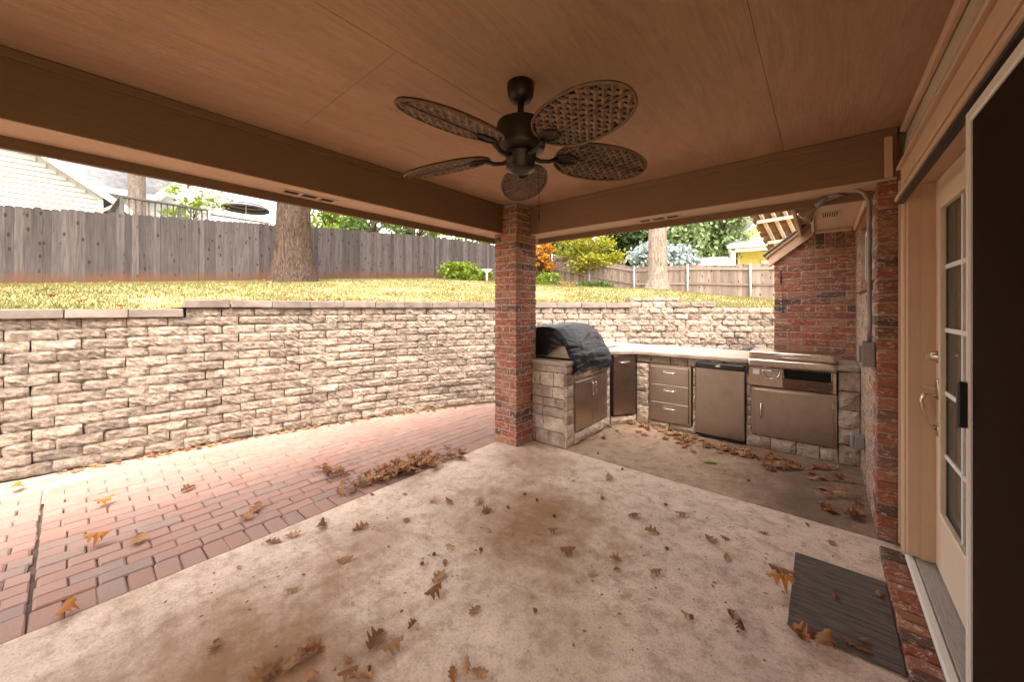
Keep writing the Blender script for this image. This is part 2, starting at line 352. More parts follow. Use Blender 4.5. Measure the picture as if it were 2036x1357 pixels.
# ------------------------------------------------------------------ lawn height field
cps = []
for s in np.linspace(0, WS[-1], 26):
    p, t = wall_at(s); n, cap = walltop(s); o = p-Vector((t.y,-t.x))*.3
    zt = .1*n+(.09 if cap else 0); 
    if s > S1500: zt = 1.5
    cps.append((o.x, o.y, zt-.035))
cps += [(-14.3,-2.5,1.92),(-14.17,-.99,2.01),(-13.87,2.48,2.26),(-13.5,6.2,2.55),(-13.11,10.24,2.8),(-12.7,14.5,2.88),(-12.36,18.5,2.88),
        (-9.8,18.3,2.3),(-7.19,18.13,1.73),(-4.76,18.33,1.67),(-2.33,18.53,1.5),(.5,18.8,1.42),(3,19,1.4),
        (-4.06,12.25,2.12),(-6.2,12.0,2.22),(-8,9,2.22),(-10.5,6,2.25),(-9,14.5,2.35),(-9.5,1.5,1.95),(-11.8,4.3,2.26),
        (-28,-6,2.1),(-30,8,2.7),(-28,24,2.9),(-14,34,2.3),(0,36,1.3),(12,30,1.2),(8,14,1.35),(-20,-20,1.4),(-60,0,2.2),(-40,60,2.5),(20,70,1.2)]
for u, v, d in ((1400,592,9.0),(1450,600,8.3),(1500,607,7.7)):
    p = P(u, v, D=d); cps.append(tuple(p))
A = np.array(cps); n_ = len(A)
K = np.hypot(A[:,None,0]-A[None,:,0], A[:,None,1]-A[None,:,1])
G = np.zeros((n_+1,n_+1)); G[:n_,:n_] = K+np.eye(n_)*-.15; G[n_,:n_] = 1; G[:n_,n_] = 1
wgt = np.linalg.solve(G, np.append(A[:,2], 0))
def lawn_z(x, y): return float(np.hypot(A[:,0]-x, A[:,1]-y) @ wgt[:n_]+wgt[n_])

# ------------------------------------------------------------------ the setting: ground
m_soil = M('lawn_soil', (.22,.2,.07), (.30,.22,.1), 1.2, 8, .95, bstr=.6, bscale=30, lo=.4, hi=.62)
tag(MB().quad((-400,-400,-.08),(400,-400,-.08),(400,400,-.08),(-400,400,-.08)).build('ground', m_soil), kind='structure')
mb = MB(); ctr = Vector((-.2,2.0)); ss = np.linspace(0, WS[-1], 150)
rr_ = [0,.12,.35,.7,1.1,1.6,2.2,2.9,3.7,4.6,5.6,6.7,7.9,9.2,10.6,12.2,14,17,21,27,36,50,80,140,300]
for s in ss:
    p, t = wall_at(s); o = p-Vector((t.y,-t.x))*.16; dr = (o-ctr).normalized()
    for k in rr_:
        q = o+dr*k; z = lawn_z(q.x, q.y) if k < 60 else 1.6
        mb.v.append(Vector((q.x,q.y,z+.012*noise.noise((q.x*2,q.y*2,0)))))
nr = len(rr_)
mb.f += [(i*nr+j,i*nr+j+1,(i+1)*nr+j+1,(i+1)*nr+j) for i in range(len(ss)-1) for j in range(nr-1)]
lawn = tag(mb.build('lawn', m_soil, smooth=True), kind='structure')
# grass blades (uncountable): one object
mb = MB(); g = random.Random(3)
cnt = 0
while cnt < 95000:
    s = g.uniform(WS[-1]*.18, WS[-1]); k = 12.5*g.random()**1.25
    p, t = wall_at(s); o = p-Vector((t.y,-t.x))*.2; q = o+(o-ctr).normalized()*k
    if q.x < -14.4+.094*q.y or q.y > 18.3: continue
    u, v, d = proj((q.x,q.y,1.8))
    if d < 1 or u < -60 or u > 1640: continue
    pn = noise.noise((q.x*.7,q.y*.7,3)); 
    if pn < -.33 and g.random() < .6: continue
    z = lawn_z(q.x,q.y)-.005; a = g.random()*6.28; hh = g.uniform(.02,.052); wd = g.uniform(.004,.008)*(1+k*.12)
    dx, dy = math.cos(a)*wd, math.sin(a)*wd; lx, ly = g.uniform(-.03,.03), g.uniform(-.03,.03); n0 = len(mb.v)
    mb.v += [(q.x-dx,q.y-dy,z),(q.x+dx,q.y+dy,z),(q.x+lx,q.y+ly,z+hh)]; mb.f.append((n0,n0+1,n0+2)); cnt += 1
tag(put('grass', mdata('grass', mb.v, mb.f, m_grass)), 'yellowing short grass growing on the raised lawn', 'grass', kind='stuff')

# patio slabs with the control joint
tag(box('patio_slab', -2.808, .45, -3.2, 3.360, -.11, 0, m_slab, bevel=.006), kind='structure')
tag(box('kitchen_slab', -2.87, .45, 3.367, 5.9, -.11, 0, m_slab2, bevel=.005), kind='structure')
tag(MB().quad((-5.9,-4.6,-.03),(-2.7,-4.6,-.03),(-2.7,6.2,-.03),(-5.9,6.2,-.03)).quad((-2.7,5.0,-.03),(1.5,5.0,-.03),(1.5,9,-.03),(-2.7,9,-.03)).build('paver_bed', m_bed), kind='structure')
mb = MB()
for s in np.linspace(0, WS[-1], 120):
    p, t = wall_at(s); nn = Vector((t.y,-t.x)); a, b = p-nn*.1, p+nn*.75
    mb.v += [(a.x,a.y,-.016),(b.x,b.y,-.016)]
mb.f += [(2*i,2*i+1,2*i+3,2*i+2) for i in range(119)]
tag(mb.build('gravel_strip', m_strip), kind='structure')
# pavers
path = tag(MB().quad((-4.9,-4.4,-.024),(-2.82,-4.4,-.024),(-2.82,4.3,-.024),(-4.2,4.3,-.024)).build('paved_path', m_bed), kind='structure')
def paver_mesh(L, W, k):
    g = random.Random(k); mb = MB().box(-W/2,W/2,-L/2,L/2,-.05,0); me = mb.data('paver', m_pv, bevel=.009, seg=1)
    for v in me.vertices:
        if v.co.z > -.02: v.co += Vector((g.uniform(-.003,.003),g.uniform(-.003,.003),g.uniform(-.002,.001)))
    return me
PVS = [paver_mesh(.108,.192,k) for k in range(5)]; PVR = [paver_mesh(.2205,.111,k+9) for k in range(6)]
lst = []
for i in range(-38, 60):
    y = -.069+i*.1105+(0 if i >= 0 else -.006); lst.append((-2.905, y, R.choice(PVS), 0))
for row in range(22):
    x = -3.06-row*.1135; off = .0555*(row % 2)*2+R.uniform(-.02,.02)
    for i in range(-20, 26):
        y = -.13+.109+i*.224+off
        lst.append((x+R.uniform(-.003,.003), y, R.choice(PVR), 0))
pv = []
for x, y, me, r in lst:
    if y < -2.2 or wdist(x, y) < .13 or x < -4.93: continue
    if -2.87 < x < -2.4 and y > 3.0: continue
    u, v, d = proj((x,y,0)); 
    if d < .4: u, d = -999, 9
    hl = .109 if me in PVR else .053; vis = (-60 < u < 1010)/d**2
    if me in PVR and y-hl < -.128 < y+hl:
        for a, b in ((y-hl,-.136),(-.120,y+hl)):
            if b-a > .03: pv.append((vis, x, (a+b)/2, me, (b-a)/.218))
    else: pv.append((vis, x, y, me, 1))
pv.sort(key=lambda e: -e[0]); mb = MB()
for k, (a, x, y, me, sc_) in enumerate(pv):
    rot = (R.gauss(0,.008), R.gauss(0,.008), R.gauss(0,.012)); z = -.003+R.uniform(-.003,.003)
    if k < 300: put('paver', me, path, (x,y,z), rot, (1,sc_,1))
    else: mb.me(me, Matrix.LocRotScale(Vector((x,y,z)), Matrix.Rotation(rot[2],3,'Z').to_quaternion(), Vector((1,sc_,1))))
tag(mb.build('paver_field', m_pv, path), kind='stuff')

# ------------------------------------------------------------------ retaining wall
rw = thing('retaining_wall', (-4.6,2.5,0), 'curved retaining wall of stacked tan split-face blocks holding up the lawn', 'wall')
def block_mesh(L, cham, k):
    nx, nzv = 10, 5; vs = []; fs = []; hh = .097
    for j in range(nzv):
        for i in range(nx):
            a, b = i/(nx-1), j/(nzv-1); x = (a-.5)*L; z = b*hh
            e = min(a,1-a)*(nx-1); f = min(b,1-b)*(nzv-1)
            y = .020*noise.noise((x*9+k*7.3, z*16, k*3.1))+.014*noise.noise((x*30+k*2.3, z*40, k*1.1))-.004
            if e < .5: y -= cham
            if f < .5: y -= .007+.012*abs(noise.noise((x*20,k*5,z*9)))
            if e < .5: x *= .992+.012*noise.noise((z*30,k*2.2,0))
            vs.append((x, y, z))
    n0 = nx*nzv
    for j in range(nzv):
        for i in (0, nx-1): vs.append(((-.5 if i == 0 else .5)*L*.94, -.2, j/(nzv-1)*hh))
    for j in range(nzv-1):
        for i in range(nx-1): a = j*nx+i; fs.append((a,a+1,a+nx+1,a+nx))
        a = j*nx; b = n0+2*j; fs.append((b,a,a+nx,b+2)); a = j*nx+nx-1; fs.append((a,b+1,b+3,a+nx))
    top = (nzv-1)*nx; bt = n0+2*(nzv-1)
    fs.append(tuple(range(top,top+nx))+(bt+1,bt)); fs.append((n0,n0+1)+tuple(range(nx-1,-1,-1)))
    return mdata('block', vs, fs, m_bl)
BLK = [block_mesh(.300,.011,k) for k in range(10)]; BLR = [block_mesh(.196,.020,k+20) for k in range(8)]
S_R = s_of_u(1040); blocks = []
for c in range(17):
    off = (c % 2)*.5; s = -off*.302; z = c*.1
    while s < WS[-1]:
        right = s > S_R; L = .198 if right else .302; sm = s+L/2
        if sm < WS[-1]:
            n, cap = walltop(sm)
            if c < n:
                p, t = wall_at(sm); nn = Vector((t.y,-t.x)); p2 = p-nn*(.006*c)+nn*R.uniform(-.006,.008)
                u, v, d = proj((p2.x,p2.y,z)); vis = d > .5 and -40 < u < (975 if True else 0)
                blocks.append(((L/d**2 if d > .5 and -40 < u < 1545 and not 990 < u < 1062 else 0), p2, math.atan2(t.y,t.x)+R.gauss(0,.02 if not right else .07), z, right))
        s += L*R.uniform(.985,1.015)
blocks.sort(key=lambda e: -e[0]); mb = MB()
for k, (a, p, ang, z, right) in enumerate(blocks):
    me = R.choice(BLR if right else BLK); rot = (0,0,ang+math.pi)
    if k < 300: put('block', me, rw, (p.x,p.y,z), rot)
    else: mb.me(me, Matrix.LocRotScale(Vector((p.x,p.y,z)), Matrix.Rotation(ang+math.pi,3,'Z').to_quaternion(), None))
tag(mb.build('block_courses', m_bl, rw), kind='stuff')
CAPS = []
for k in range(4):
    me = MB().box(-.2,.2,-.26,.03,0,.085).data('cap_stone', m_cap, bevel=.006)
    for v in me.vertices: v.co += Vector((R.uniform(-.003,.003),R.uniform(-.004,.004),R.uniform(-.002,.002)))
    CAPS.append(me)
s = .1
for lo, hi in ((0.,S365-.001),(S365+.001,S1258)):
    nc = round((hi-lo)/.404); st_ = (hi-lo)/nc
    for ic in range(nc):
        s = lo+(ic+.5)*st_; p, t = wall_at(s); n, cap = walltop(s); nn = Vector((t.y,-t.x)); p = p-nn*(.006*n)+nn*R.uniform(-.004,.012)
        put('cap_stone', R.choice(CAPS), rw, (p.x,p.y,.1*n+.001), (0,R.gauss(0,.006),math.atan2(t.y,t.x)+math.pi+R.gauss(0,.012)), (st_/.404,1,1))
for s in np.arange(S1258+.1, S1345, .2):
    p, t = wall_at(s); nn = Vector((t.y,-t.x)); p = p-nn*.1
    put('cap_stone', R.choice(BLR), rw, (p.x,p.y,1.601), (0,0,math.atan2(t.y,t.x)+math.pi+R.gauss(0,.06)), (1,1,.65))
# backing behind the blocks
mb = MB()
for s in np.linspace(0, WS[-1], 120):
    p, t = wall_at(s); nn = Vector((t.y,-t.x)); n, cap = walltop(s); a = p-nn*.13; b = p-nn*.19
    mb.v += [(a.x,a.y,-.1),(b.x,b.y,.1*n-.02)]
mb.f += [(2*i,2*i+2,2*i+3,2*i+1) for i in range(119)]
mb.build('backing', m_mortd, rw)

# ------------------------------------------------------------------ brick pieces
_bc = {}
def brick_me(L, W, Hh, k, mat=None):      # L along x, W along y, centred
    key = (round(L,3),round(W,3),round(Hh,3),k,mat.name if mat else '')
    if key not in _bc:
        g = random.Random(int(L*1e4)+int(W*1e5)+k); me = MB().box(-L/2,L/2,-W/2,W/2,-Hh/2,Hh/2).data('brick', mat or m_br, bevel=.004)
        for v in me.vertices: v.co += Vector((g.uniform(-.002,.002),g.uniform(-.0025,.0025),g.uniform(-.002,.002)))
        _bc[key] = me
    return _bc[key]
def brick(parent, x0, x1, y0, y1, z0, z1, jit=.002, mat=None):
    L, W, Hh = x1-x0, y1-y0, z1-z0; rot = 0
    c = ((x0+x1)/2+R.gauss(0,jit*.5), (y0+y1)/2+R.gauss(0,jit*.5), (z0+z1)/2+R.gauss(0,.0008))
    return put('brick', brick_me(L, W, Hh, R.randrange(3), mat), parent, c, (0,0,R.gauss(0,.004)))
CH, JT = .0765, .010
# column
CX0, CX1, CY0, CY1 = -2.83, -2.52, 3.08, 3.44
bc = thing('brick_column', ((CX0+CX1)/2,(CY0+CY1)/2,0), 'red brick column holding up the corner of the patio roof', 'column')
box('mortar_core', CX0+.006, CX1-.006, CY0+.006, CY1-.006, 0, 2.628, m_mort, bc)
W_ = .095
for c in range(34):
    z0 = .004+c*CH; z1 = z0+CH-JT
    if c % 2 == 0:
        rs = [(CX0,CX1-W_-JT,CY0,CY0+W_),(CX1-W_,CX1,CY0,CY1-W_-JT),(CX0+W_+JT,CX1,CY1-W_,CY1),(CX0,CX0+W_,CY0+W_+JT,CY1)]
    else:
        rs = [(CX0+W_+JT,CX1,CY0,CY0+W_),(CX1-W_,CX1,CY0+W_+JT,CY1),(CX0,CX1-W_-JT,CY1-W_,CY1),(CX0,CX0+W_,CY0,CY1-W_-JT)]
    for a in rs: brick(bc, *a, z0, z1)

# ------------------------------------------------------------------ patio roof: ceiling panels, beams, trim, vents
ZC, ZB = 2.632, 2.323
BX, BY = -2.72, 3.33       # inner faces of the two beams
pr = thing('patio_roof', (-1.2,0,2.2), 'tan painted patio ceiling and boxed beams above the concrete slab', 'roof')
xs = [-2.90,-2.66,-1.44,-.213,.40]; 
cuts = {0:[-3.2,.93,3.5],1:[-3.2,.93,3.5],2:[-3.2,-.13,2.305,3.5],3:[-3.2,1.2,3.5]}
for i in range(4):
    for a, b in zip(cuts[i], cuts[i][1:]):
        box('ceiling_panel', xs[i]+.0007, xs[i+1]-.0007, a+.0007, b-.0007, ZC, ZC+.012+.0005*i, m_ce, pr, bevel=.0015)
box('roof_deck', -3.1, 3.0, -3.4, 3.6, ZC+.02, ZC+.24, m_dark, pr)
def prof_beam(name, axis, a0, a1, c, sgn, mat):
    # boxed beam: inner face at c, bottom at ZB, a lip of fascia on the outer side. sgn = outward direction
    def bx(nm, d0, d1, z0, z1, par, bev=.004):
        lo, hi = sorted((c+sgn*d0, c+sgn*d1))
        return box(nm, *((lo,hi,a0,a1) if axis == 'y' else (a0,a1,lo,hi)), z0, z1, mat, par, bevel=bev)
    o = bx(name, 0, .262, ZB, ZC-.001, pr)
    bx('edge_trim', -.02, -.0005, ZC-.047, ZC-.002, o); bx('fascia_board', .264, .30, ZB-.062, ZC+.12, o, .003)
    mat = m_tan if axis == 'y' else m_tanx; bx('soffit_board', .004, .26, ZB-.006, ZB-.0005, o, .002)
    return o
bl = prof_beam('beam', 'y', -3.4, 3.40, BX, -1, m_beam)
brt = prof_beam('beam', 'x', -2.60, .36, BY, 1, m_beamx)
box('fascia_return', -3.02, -2.52, BY+.302, BY+.33, ZB-.062, ZC+.12, m_tanx, brt)
box('beam_end_trim', .30, .339, BY-.016, BY-.0005, ZB, ZC-.05, m_tanz, brt, bevel=.003)
def vent(par, c, axis):
    L, W = .38, .10; f = MB(); d = MB()
    def bb(m, u0, u1, v0, v1, z0, z1):
        if axis == 'y': m.box(c[0]+v0,c[0]+v1,c[1]+u0,c[1]+u1,z0,z1)
        else: m.box(c[0]+u0,c[0]+u1,c[1]+v0,c[1]+v1,z0,z1)
    zt, zb = ZB-.0065, ZB-.0125
    for v0, v1 in ((-W/2,-W/2+.013),(W/2-.013,W/2)): bb(f, -L/2, L/2, v0, v1, zb, zt)
    for u0, u1 in ((-L/2,-L/2+.02),(-L/6-.011,-L/6+.011),(L/6-.011,L/6+.011),(L/2-.02,L/2)): bb(f, u0, u1, -W/2+.013, W/2-.013, zb, zt)
    o = f.build('vent', m_tan, par)
    for k in range(3):
        e = MB(); u0 = -L/2+.02+k*(L/3-.004); bb(e, u0, u0+L/3-.03, -W/2+.013, W/2-.013, zt-.0012, zt-.0005); e.build('slot', m_dark, o)
vent(bl, (BX-.15, 1.13), 'y'); vent(brt, (-1.15, BY+.13), 'x')

# ------------------------------------------------------------------ ceiling fan
FX, FY = -1.172, 1.468
fan = thing('ceiling_fan', (FX,FY,2.632), 'bronze ceiling fan with five woven palm-leaf blades', 'fan')
T0 = Matrix.Translation((FX,FY,0))
MB().lathe([(.03,2.535),(.05,2.545),(.064,2.57),(.068,2.60),(.068,2.631)],28,T0).build('canopy', m_bronze, fan, True)
MB().lathe([(.016,2.44),(.016,2.545)],16,T0).build('downrod', m_bronze, fan, True)
MB().lathe([(.03,2.45),(.09,2.445),(.118,2.43),(.125,2.40),(.125,2.315),(.118,2.295),(.085,2.285)],36,T0).build('motor_housing', m_bronze, fan, True)
MB().lathe([(.03,2.19),(.045,2.19),(.070,2.197),(.073,2.205),(.073,2.262),(.08,2.268),(.08,2.286)],36,T0).build('switch_housing', m_bronze, fan, True)
m_weave = M('woven_palm_strip', (.20,.118,.066), (.09,.05,.028), 30, 3, .45, bstr=.3, bscale=200, var=.35)
m_wback = M('weave_backing', (.012,.008,.005), None, rough=.9)
m_rim = M('rattan_rim', (.15,.085,.045), (.09,.05,.028), 40, rough=.6)
R0, R1, HW = .185, .70, .142
def hw(x):
    q = max(0,min(1,(x-R0)/(R1-R0))); return HW*math.sqrt(max(0,1-abs(2*q**.92-1)**2.25))
def blade_parts():
    # woven ribbons in two diagonal directions
    mb = MB(); sp = .031; wd = .0100
    for fam in (0,1):
        d = Vector((math.cos(rad(45)), math.sin(rad(45))*(1 if fam == 0 else -1))); nrm = Vector((-d.y,d.x))
        for k in range(-26,27):
            base = Vector(((R0+R1)/2,0))+nrm*(k*sp); pts = []
            for j in range(-52,53):
                q = base+d*(j*sp/2); ins = R0+.004 < q.x < R1-.004 and abs(q.y) < hw(q.x)-.002
                if ins: pts.append((q,j))
            if len(pts) < 2: continue
            n0 = len(mb.v)
            for q, j in pts:
                up = .005*math.cos(math.pi*(j/2+k+ (0 if fam == 0 else 1)))
                for o, dz in ((-wd,.004),(0,-.002),(wd,.004)): mb.v.append(Vector((q.x+nrm.x*o,q.y+nrm.y*o,up+dz)))
            for i in range(len(pts)-1):
                for o in (0,1): a = n0+3*i+o; mb.f.append((a,a+1,a+4,a+3))
    wv = mb.data('weave', m_weave)
    n = 48; el = [Vector((R0+(R1-R0)*(1-math.cos(math.pi*i/n))/2,0,0)) for i in range(n+1)]
    el = [Vector((p.x,hw(p.x),0)) for p in el]+[Vector((p.x,-hw(p.x),0)) for p in el[-2:0:-1]]
    rim = MB().tube(el, .0065, 6, close=True).data('rim', m_rim, True)
    bk = MB().add([(p.x,p.y,.0075) for p in el], [tuple(range(len(el)))]).add([(p.x,p.y,.0105) for p in el], [tuple(range(len(el)))]).data('backing', m_wback)
    rib = MB().tube([(R0+.09+.07*i,0,-.0065) for i in range(7)], .0048, 6).data('midrib', m_rim, True)
    br = MB().tube([Vector((R0+.062+.058*math.cos(2*math.pi*i/20), .036*math.sin(2*math.pi*i/20), -.009)) for i in range(20)], .0075, 6, close=True)
    br.tube([(.06,0,-.022),(.10,.0,-.040),(.15,0,-.034),(R0+.012,0,-.012)], [.012,.011,.011,.012], 8)
    br.add([(R0+.062+.052*math.cos(2*math.pi*i/20), .031*math.sin(2*math.pi*i/20), -.007) for i in range(20)], [tuple(range(20))])
    return wv, rim, bk, rib, br.data('blade_bracket', m_bronze, True)
wv, rim, bk, rib, brk = blade_parts()
for k, a in enumerate((53.5,125.5,197.5,269.5,341.5)):
    rot = Matrix.Rotation(rad(a),4,'Z') @ Matrix.Rotation(rad(3),4,'Y') @ Matrix.Rotation(rad(-14),4,'X')
    e = rot.to_euler(); loc = (FX,FY,2.292)
    b_ = put('blade', wv, fan, loc, e)
    for nm, me in (('blade_rim',rim),('blade_backing',bk),('midrib',rib),('blade_bracket',brk)): put(nm, me, b_, loc, e)
pc = P(1067,430,D=1.80); pt = (FX+.075, FY+.055)
ch = MB().tube([(pt[0],pt[1],2.2),(pt[0],pt[1],1.97)], .0016, 5).build('pull_chain', m_bronze, fan)
MB().lathe([(.002,1.93),(.006,1.935),(.0065,1.965),(.002,1.972)],10,Matrix.Translation((*pt,0))).build('chain_fob', m_black, ch, True)

# ------------------------------------------------------------------ house side: brick wall, wing wall, soffit
HX = .272     # face of the brick wall beside the kitchen
hwl = thing('house_wall', (.33,4.3,0), 'brightened red brick house wall with a small window above the grill counter', 'wall')
box('mortar_core', HX+.006, .60, 3.375+.012, 5.29, 0, 1.705, m_mort, hwl)
box('mortar_core', HX+.006, .60, 3.375+.012, 3.68, 1.705, 2.62, m_mort, hwl); box('mortar_core', HX+.006, .60, 4.76, 5.29, 1.705, 2.62, m_mort, hwl)
box('mortar_core', HX+.006, .60, 3.68, 4.76, 2.20, 2.62, m_mort, hwl)
WY0, WY1, WZ0, WZ1 = 3.66, 4.78, 1.70, 2.19
BLn = .244
for c in range(31):
    z0 = .004+c*CH; z1 = z0+CH-JT
    y = 3.375 if c % 2 == 0 else 3.375-.127
    while y < 5.29:
        a, b = max(y, 3.375), min(y+BLn, 5.289); y += BLn+JT
        if b-a < .03: continue
        if z1 > WZ0-.075 and z0 < WZ1+.24:
            if a < WY0 and b > WY0: b = WY0
            if a < WY1 and b > WY1: a = WY1
            if a >= WY0-.001 and b <= WY1+.001: continue
            if b-a < .03: continue
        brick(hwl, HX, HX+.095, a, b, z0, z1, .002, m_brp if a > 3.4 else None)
for i in range(13):      # soldier course over the window, rowlock sill under it
    y = WY0+.005+i*.0855; brick(hwl, HX-.001, HX+.094, y, y+.0755, WZ1, WZ1+.225)
for i in range(14):
    y = WY0-.03+i*.0855; brick(hwl, HX-.035, HX+.13, y, y+.0755, WZ0-.068, WZ0-.002)
win = box('window_frame', HX+.03, HX+.055, WY0+.01, WY0+.06, WZ0, WZ1, m_white, hwl)
for a in ((WY1-.06,WY1-.01,WZ0,WZ1),(WY0+.06,WY1-.06,WZ0,WZ0+.045),(WY0+.06,WY1-.06,WZ1-.045,WZ1),((WY0+WY1)/2-.02,(WY0+WY1)/2+.02,WZ0+.045,WZ1-.045)):
    box('sash_rail', HX+.032, HX+.053, *a, m_white, win)
box('pane', HX+.040, HX+.045, WY0+.05, WY1-.05, WZ0+.03, WZ1-.03, m_glass, win)
box('room_dark', HX+.30, HX+.32, WY0-.1, WY1+.1, WZ0-.1, WZ1+.1, m_dark, hwl)
# wing wall with raked end
GY = 5.30; GX = -.435
ww = thing('wing_wall', (-.08,5.36,0), 'red brick wing wall with a raked eave board behind the griddle', 'wall')
def rake_z(x): return 2.03+(x+.435)*.80
MB().add([(x,y,z) for y in (GY+.006,6.6) for x,z in ((GX+.012,0),(HX+.02,0),(HX+.02,2.34),(-.06,2.34),(GX+.012,2.03))], [(0,1,2,3,4),(9,8,7,6,5)]+[(i,(i+1)%5+0,(i+1)%5+5,i+5) for i in range(5)]).build('mortar_core', m_mort, ww)
for c in range(28):
    z0 = .004+c*CH; z1 = z0+CH-JT
    x = GX if c % 2 == 0 else GX-.127
    while x < HX-.01:
        a, b = max(x,GX), min(x+BLn, HX-.004); x += BLn+JT
        if b-a < .03: continue
        if z1 > rake_z(a)+.03: continue
        brick(ww, a, b, GY, GY+.095, z0, z1)
    y = GY+.10
    while y < 6.3:
        brick(ww, GX, GX+.09, y, y+BLn, z0, z1) if z1 < 2.03 else None
        y += BLn+JT
z0 = 28*CH+.004
for i in range(9):
    x = HX-.005-i*.0845; zt = min(2.335, rake_z(x-.075)+.02)
    if zt-z0 > .03: brick(ww, x-.075, x, GY, GY+.095, z0, zt)
# raked eave boards
def sloped(name, x0, x1, dz0, dz1, y0, y1, mat, par):
    vs = [(x, y, rake_z(x)+d) for x in (x0,x1) for y in (y0,y1) for d in (dz0,dz1)]
    return MB().add(vs, [(0,1,3,2),(4,6,7,5),(0,4,5,1),(2,3,7,6),(0,2,6,4),(1,5,7,3)]).build(name, mat, par, bevel=.003)
m_shin = M('grey_shingle', (.16,.14,.135), (.10,.09,.09), 9, 6, .95, bstr=.7, bscale=60, var=.4)
sloped('rake_board', GX-.05, -.075, -.015, .105, GY-.05, GY-.002, m_tanx, ww)
sloped('rake_cap', GX-.075, -.075, .107, .15, GY-.075, GY+.05, m_tanx, ww)
sloped('roof_edge', GX-.10, -.06, .152, .17, GY-.10, 6.6, m_shin, ww)
# soffit over the kitchen and eave
so = thing('kitchen_soffit', (.1,4.4,2.35), 'tan soffit panel with a small louvred vent over the outdoor kitchen', 'soffit')
box('soffit_panel', -.065, HX+.3, BY+.305, GY-.001, 2.352, 2.368, m_tan, so)
box('roof_fill', -.06, .62, BY+.31, 6.55, 2.372, 2.75, m_tan, so)
box('fascia_board', -.09, -.066, BY+.305, GY-.078, 2.325, 2.62, m_tan, so, bevel=.003)
box('fascia_board', -.20, -.177, BY+.36, GY+.25, 2.30, 2.66, m_tan, so, bevel=.003)
box('eave_box', -.176, -.091, BY+.5, GY+.1, 2.42, 2.64, m_tan, so)
box('gutter_lip', -.24, -.201, BY+.36, GY+.25, 2.56, 2.66, m_white, so, bevel=.006)
box('wall_moulding', HX-.026, HX-.001, BY+.31, GY-.03, 2.305, 2.351, m_tan, so, bevel=.008)
box('wall_moulding', -.064, HX-.03, GY-.028, GY-.002, 2.315, 2.351, m_tanx, so, bevel=.006)
vo = box('vent', -.02, .12, 4.32, 4.56, 2.346, 2.3515, m_tan, so)
for i in range(7): box('louvre_slot', 0+.016*i, .007+.016*i, 4.34, 4.54, 2.3445, 2.3458, m_dark, vo)
sw = thing('shake_awning', P(1540,500,D=6.6), 'small wooden shake awning on pale battens beyond the wing wall', 'awning')
A0 = P(1489,405,D=6.3); A1 = P(1540,503,D=6.9); ac = Vector((.80,.35,.10))
m_shake = M('cedar_shake', (.20,.105,.05), (.11,.055,.03), 12, 5, .9, bstr=.6, var=.5); m_batten = M('pale_batten', (.62,.50,.38), (.5,.38,.28), 8, var=.15)
dv = (A1-A0)
for i in range(15):
    a = A0+dv*(i/15); b = A0+dv*((i+1.25)/15); dn = Vector((0,0,-.012*(i%3)))
    e = Vector((-.05-.03*(i%2),-.02,-.02)); nup = Vector((.0,0,.03))
    MB().add([a+e+nup,b+e+nup,b+ac+nup,a+ac+nup,a+e+nup*1.8,b+e+nup*1.2,b+ac+nup*1.2,a+ac+nup*1.8],[(0,1,2,3),(7,6,5,4),(0,4,5,1),(1,5,6,2),(2,6,7,3),(3,7,4,0)]).build('shake', m_shake, sw)
for k in range(5):
    o = ac*(.10+.2*k); MB().bar(A0+o+Vector((0,0,-.01)), A1+o+Vector((0,0,-.01)), .05, .035).build('batten', m_batten, sw)
for k in (.3,.72): MB().bar(A0+dv*k+Vector((0,0,-.055)), A0+dv*k+ac+Vector((0,0,-.055)), .07, .05).build('rafter', m_batten, sw)
MB().bar(A1+ac*.75+Vector((0,.0,-.1)), Vector((A1.x+ac.x*.75,A1.y+ac.y*.75,.5)), .1, .1, (1,0,0)).build('awning_post', m_tanz, sw)

# unseen wall added behind the viewer to cut light from the open rear
rwl = thing('rear_light_blocker', (-1.2,-2.3,0), 'unseen tan sided wall added to block light at the patio rear', 'wall')
for i in range(16): MB().add([(x,y,z) for x in (-2.72,.39) for y,z in ((-2.32,i*.165),(-2.295,i*.165),(-2.31,i*.165+.165),(-2.32,i*.165+.165))],[(0,1,2,3),(7,6,5,4),(0,4,5,1),(1,5,6,2),(2,6,7,3),(3,7,4,0)]).build('lap_board', m_tanx, rwl)
box('sheathing', -2.72, .39, -2.45, -2.325, 0, 2.63, m_tanx, rwl)
# ------------------------------------------------------------------ door wall
dw = thing('door_wall', (.45,1.5,0), 'cream lap-sided house wall with trim around the patio door', 'wall')
WX = .392
box('sheathing', WX+.02, .75, 3.115, 3.372, 0, 2.63, m_siding, dw); box('sheathing', WX+.02, .75, -3.2, 3.11, 2.34, 2.63, m_siding, dw)
def lap(y0, y1, z0, z1, ex):
    z = z0
    while z < z1-.01:
        t_ = min(z+ex, z1)
        MB().add([(WX+.019,y0,z),(WX-.004,y0,z),(WX+.012,y0,t_),(WX+.019,y0,t_),(WX+.019,y1,z),(WX-.004,y1,z),(WX+.012,y1,t_),(WX+.019,y1,t_)],
                 [(0,1,2,3),(7,6,5,4),(1,0,4,5),(2,1,5,6),(3,2,6,7),(0,3,7,4)]).build('lap_board', m_siding, dw); z = t_
lap(3.213, 3.372, .06, 2.33, .165); lap(-3.2, 3.372, 2.335, 2.60, .135)
box('corner_strip', WX-.026, WX+.018, 3.335, 3.373, .02, 2.30, m_tanz, dw, bevel=.003)
box('ceiling_mould', WX-.022, WX+.01, -3.2, BY-.002, ZC-.042, ZC-.002, m_tan, dw, bevel=.008)
box('door_casing', WX-.032, WX+.018, 3.118, 3.21, .055, 2.235, m_tanz, dw, bevel=.006)
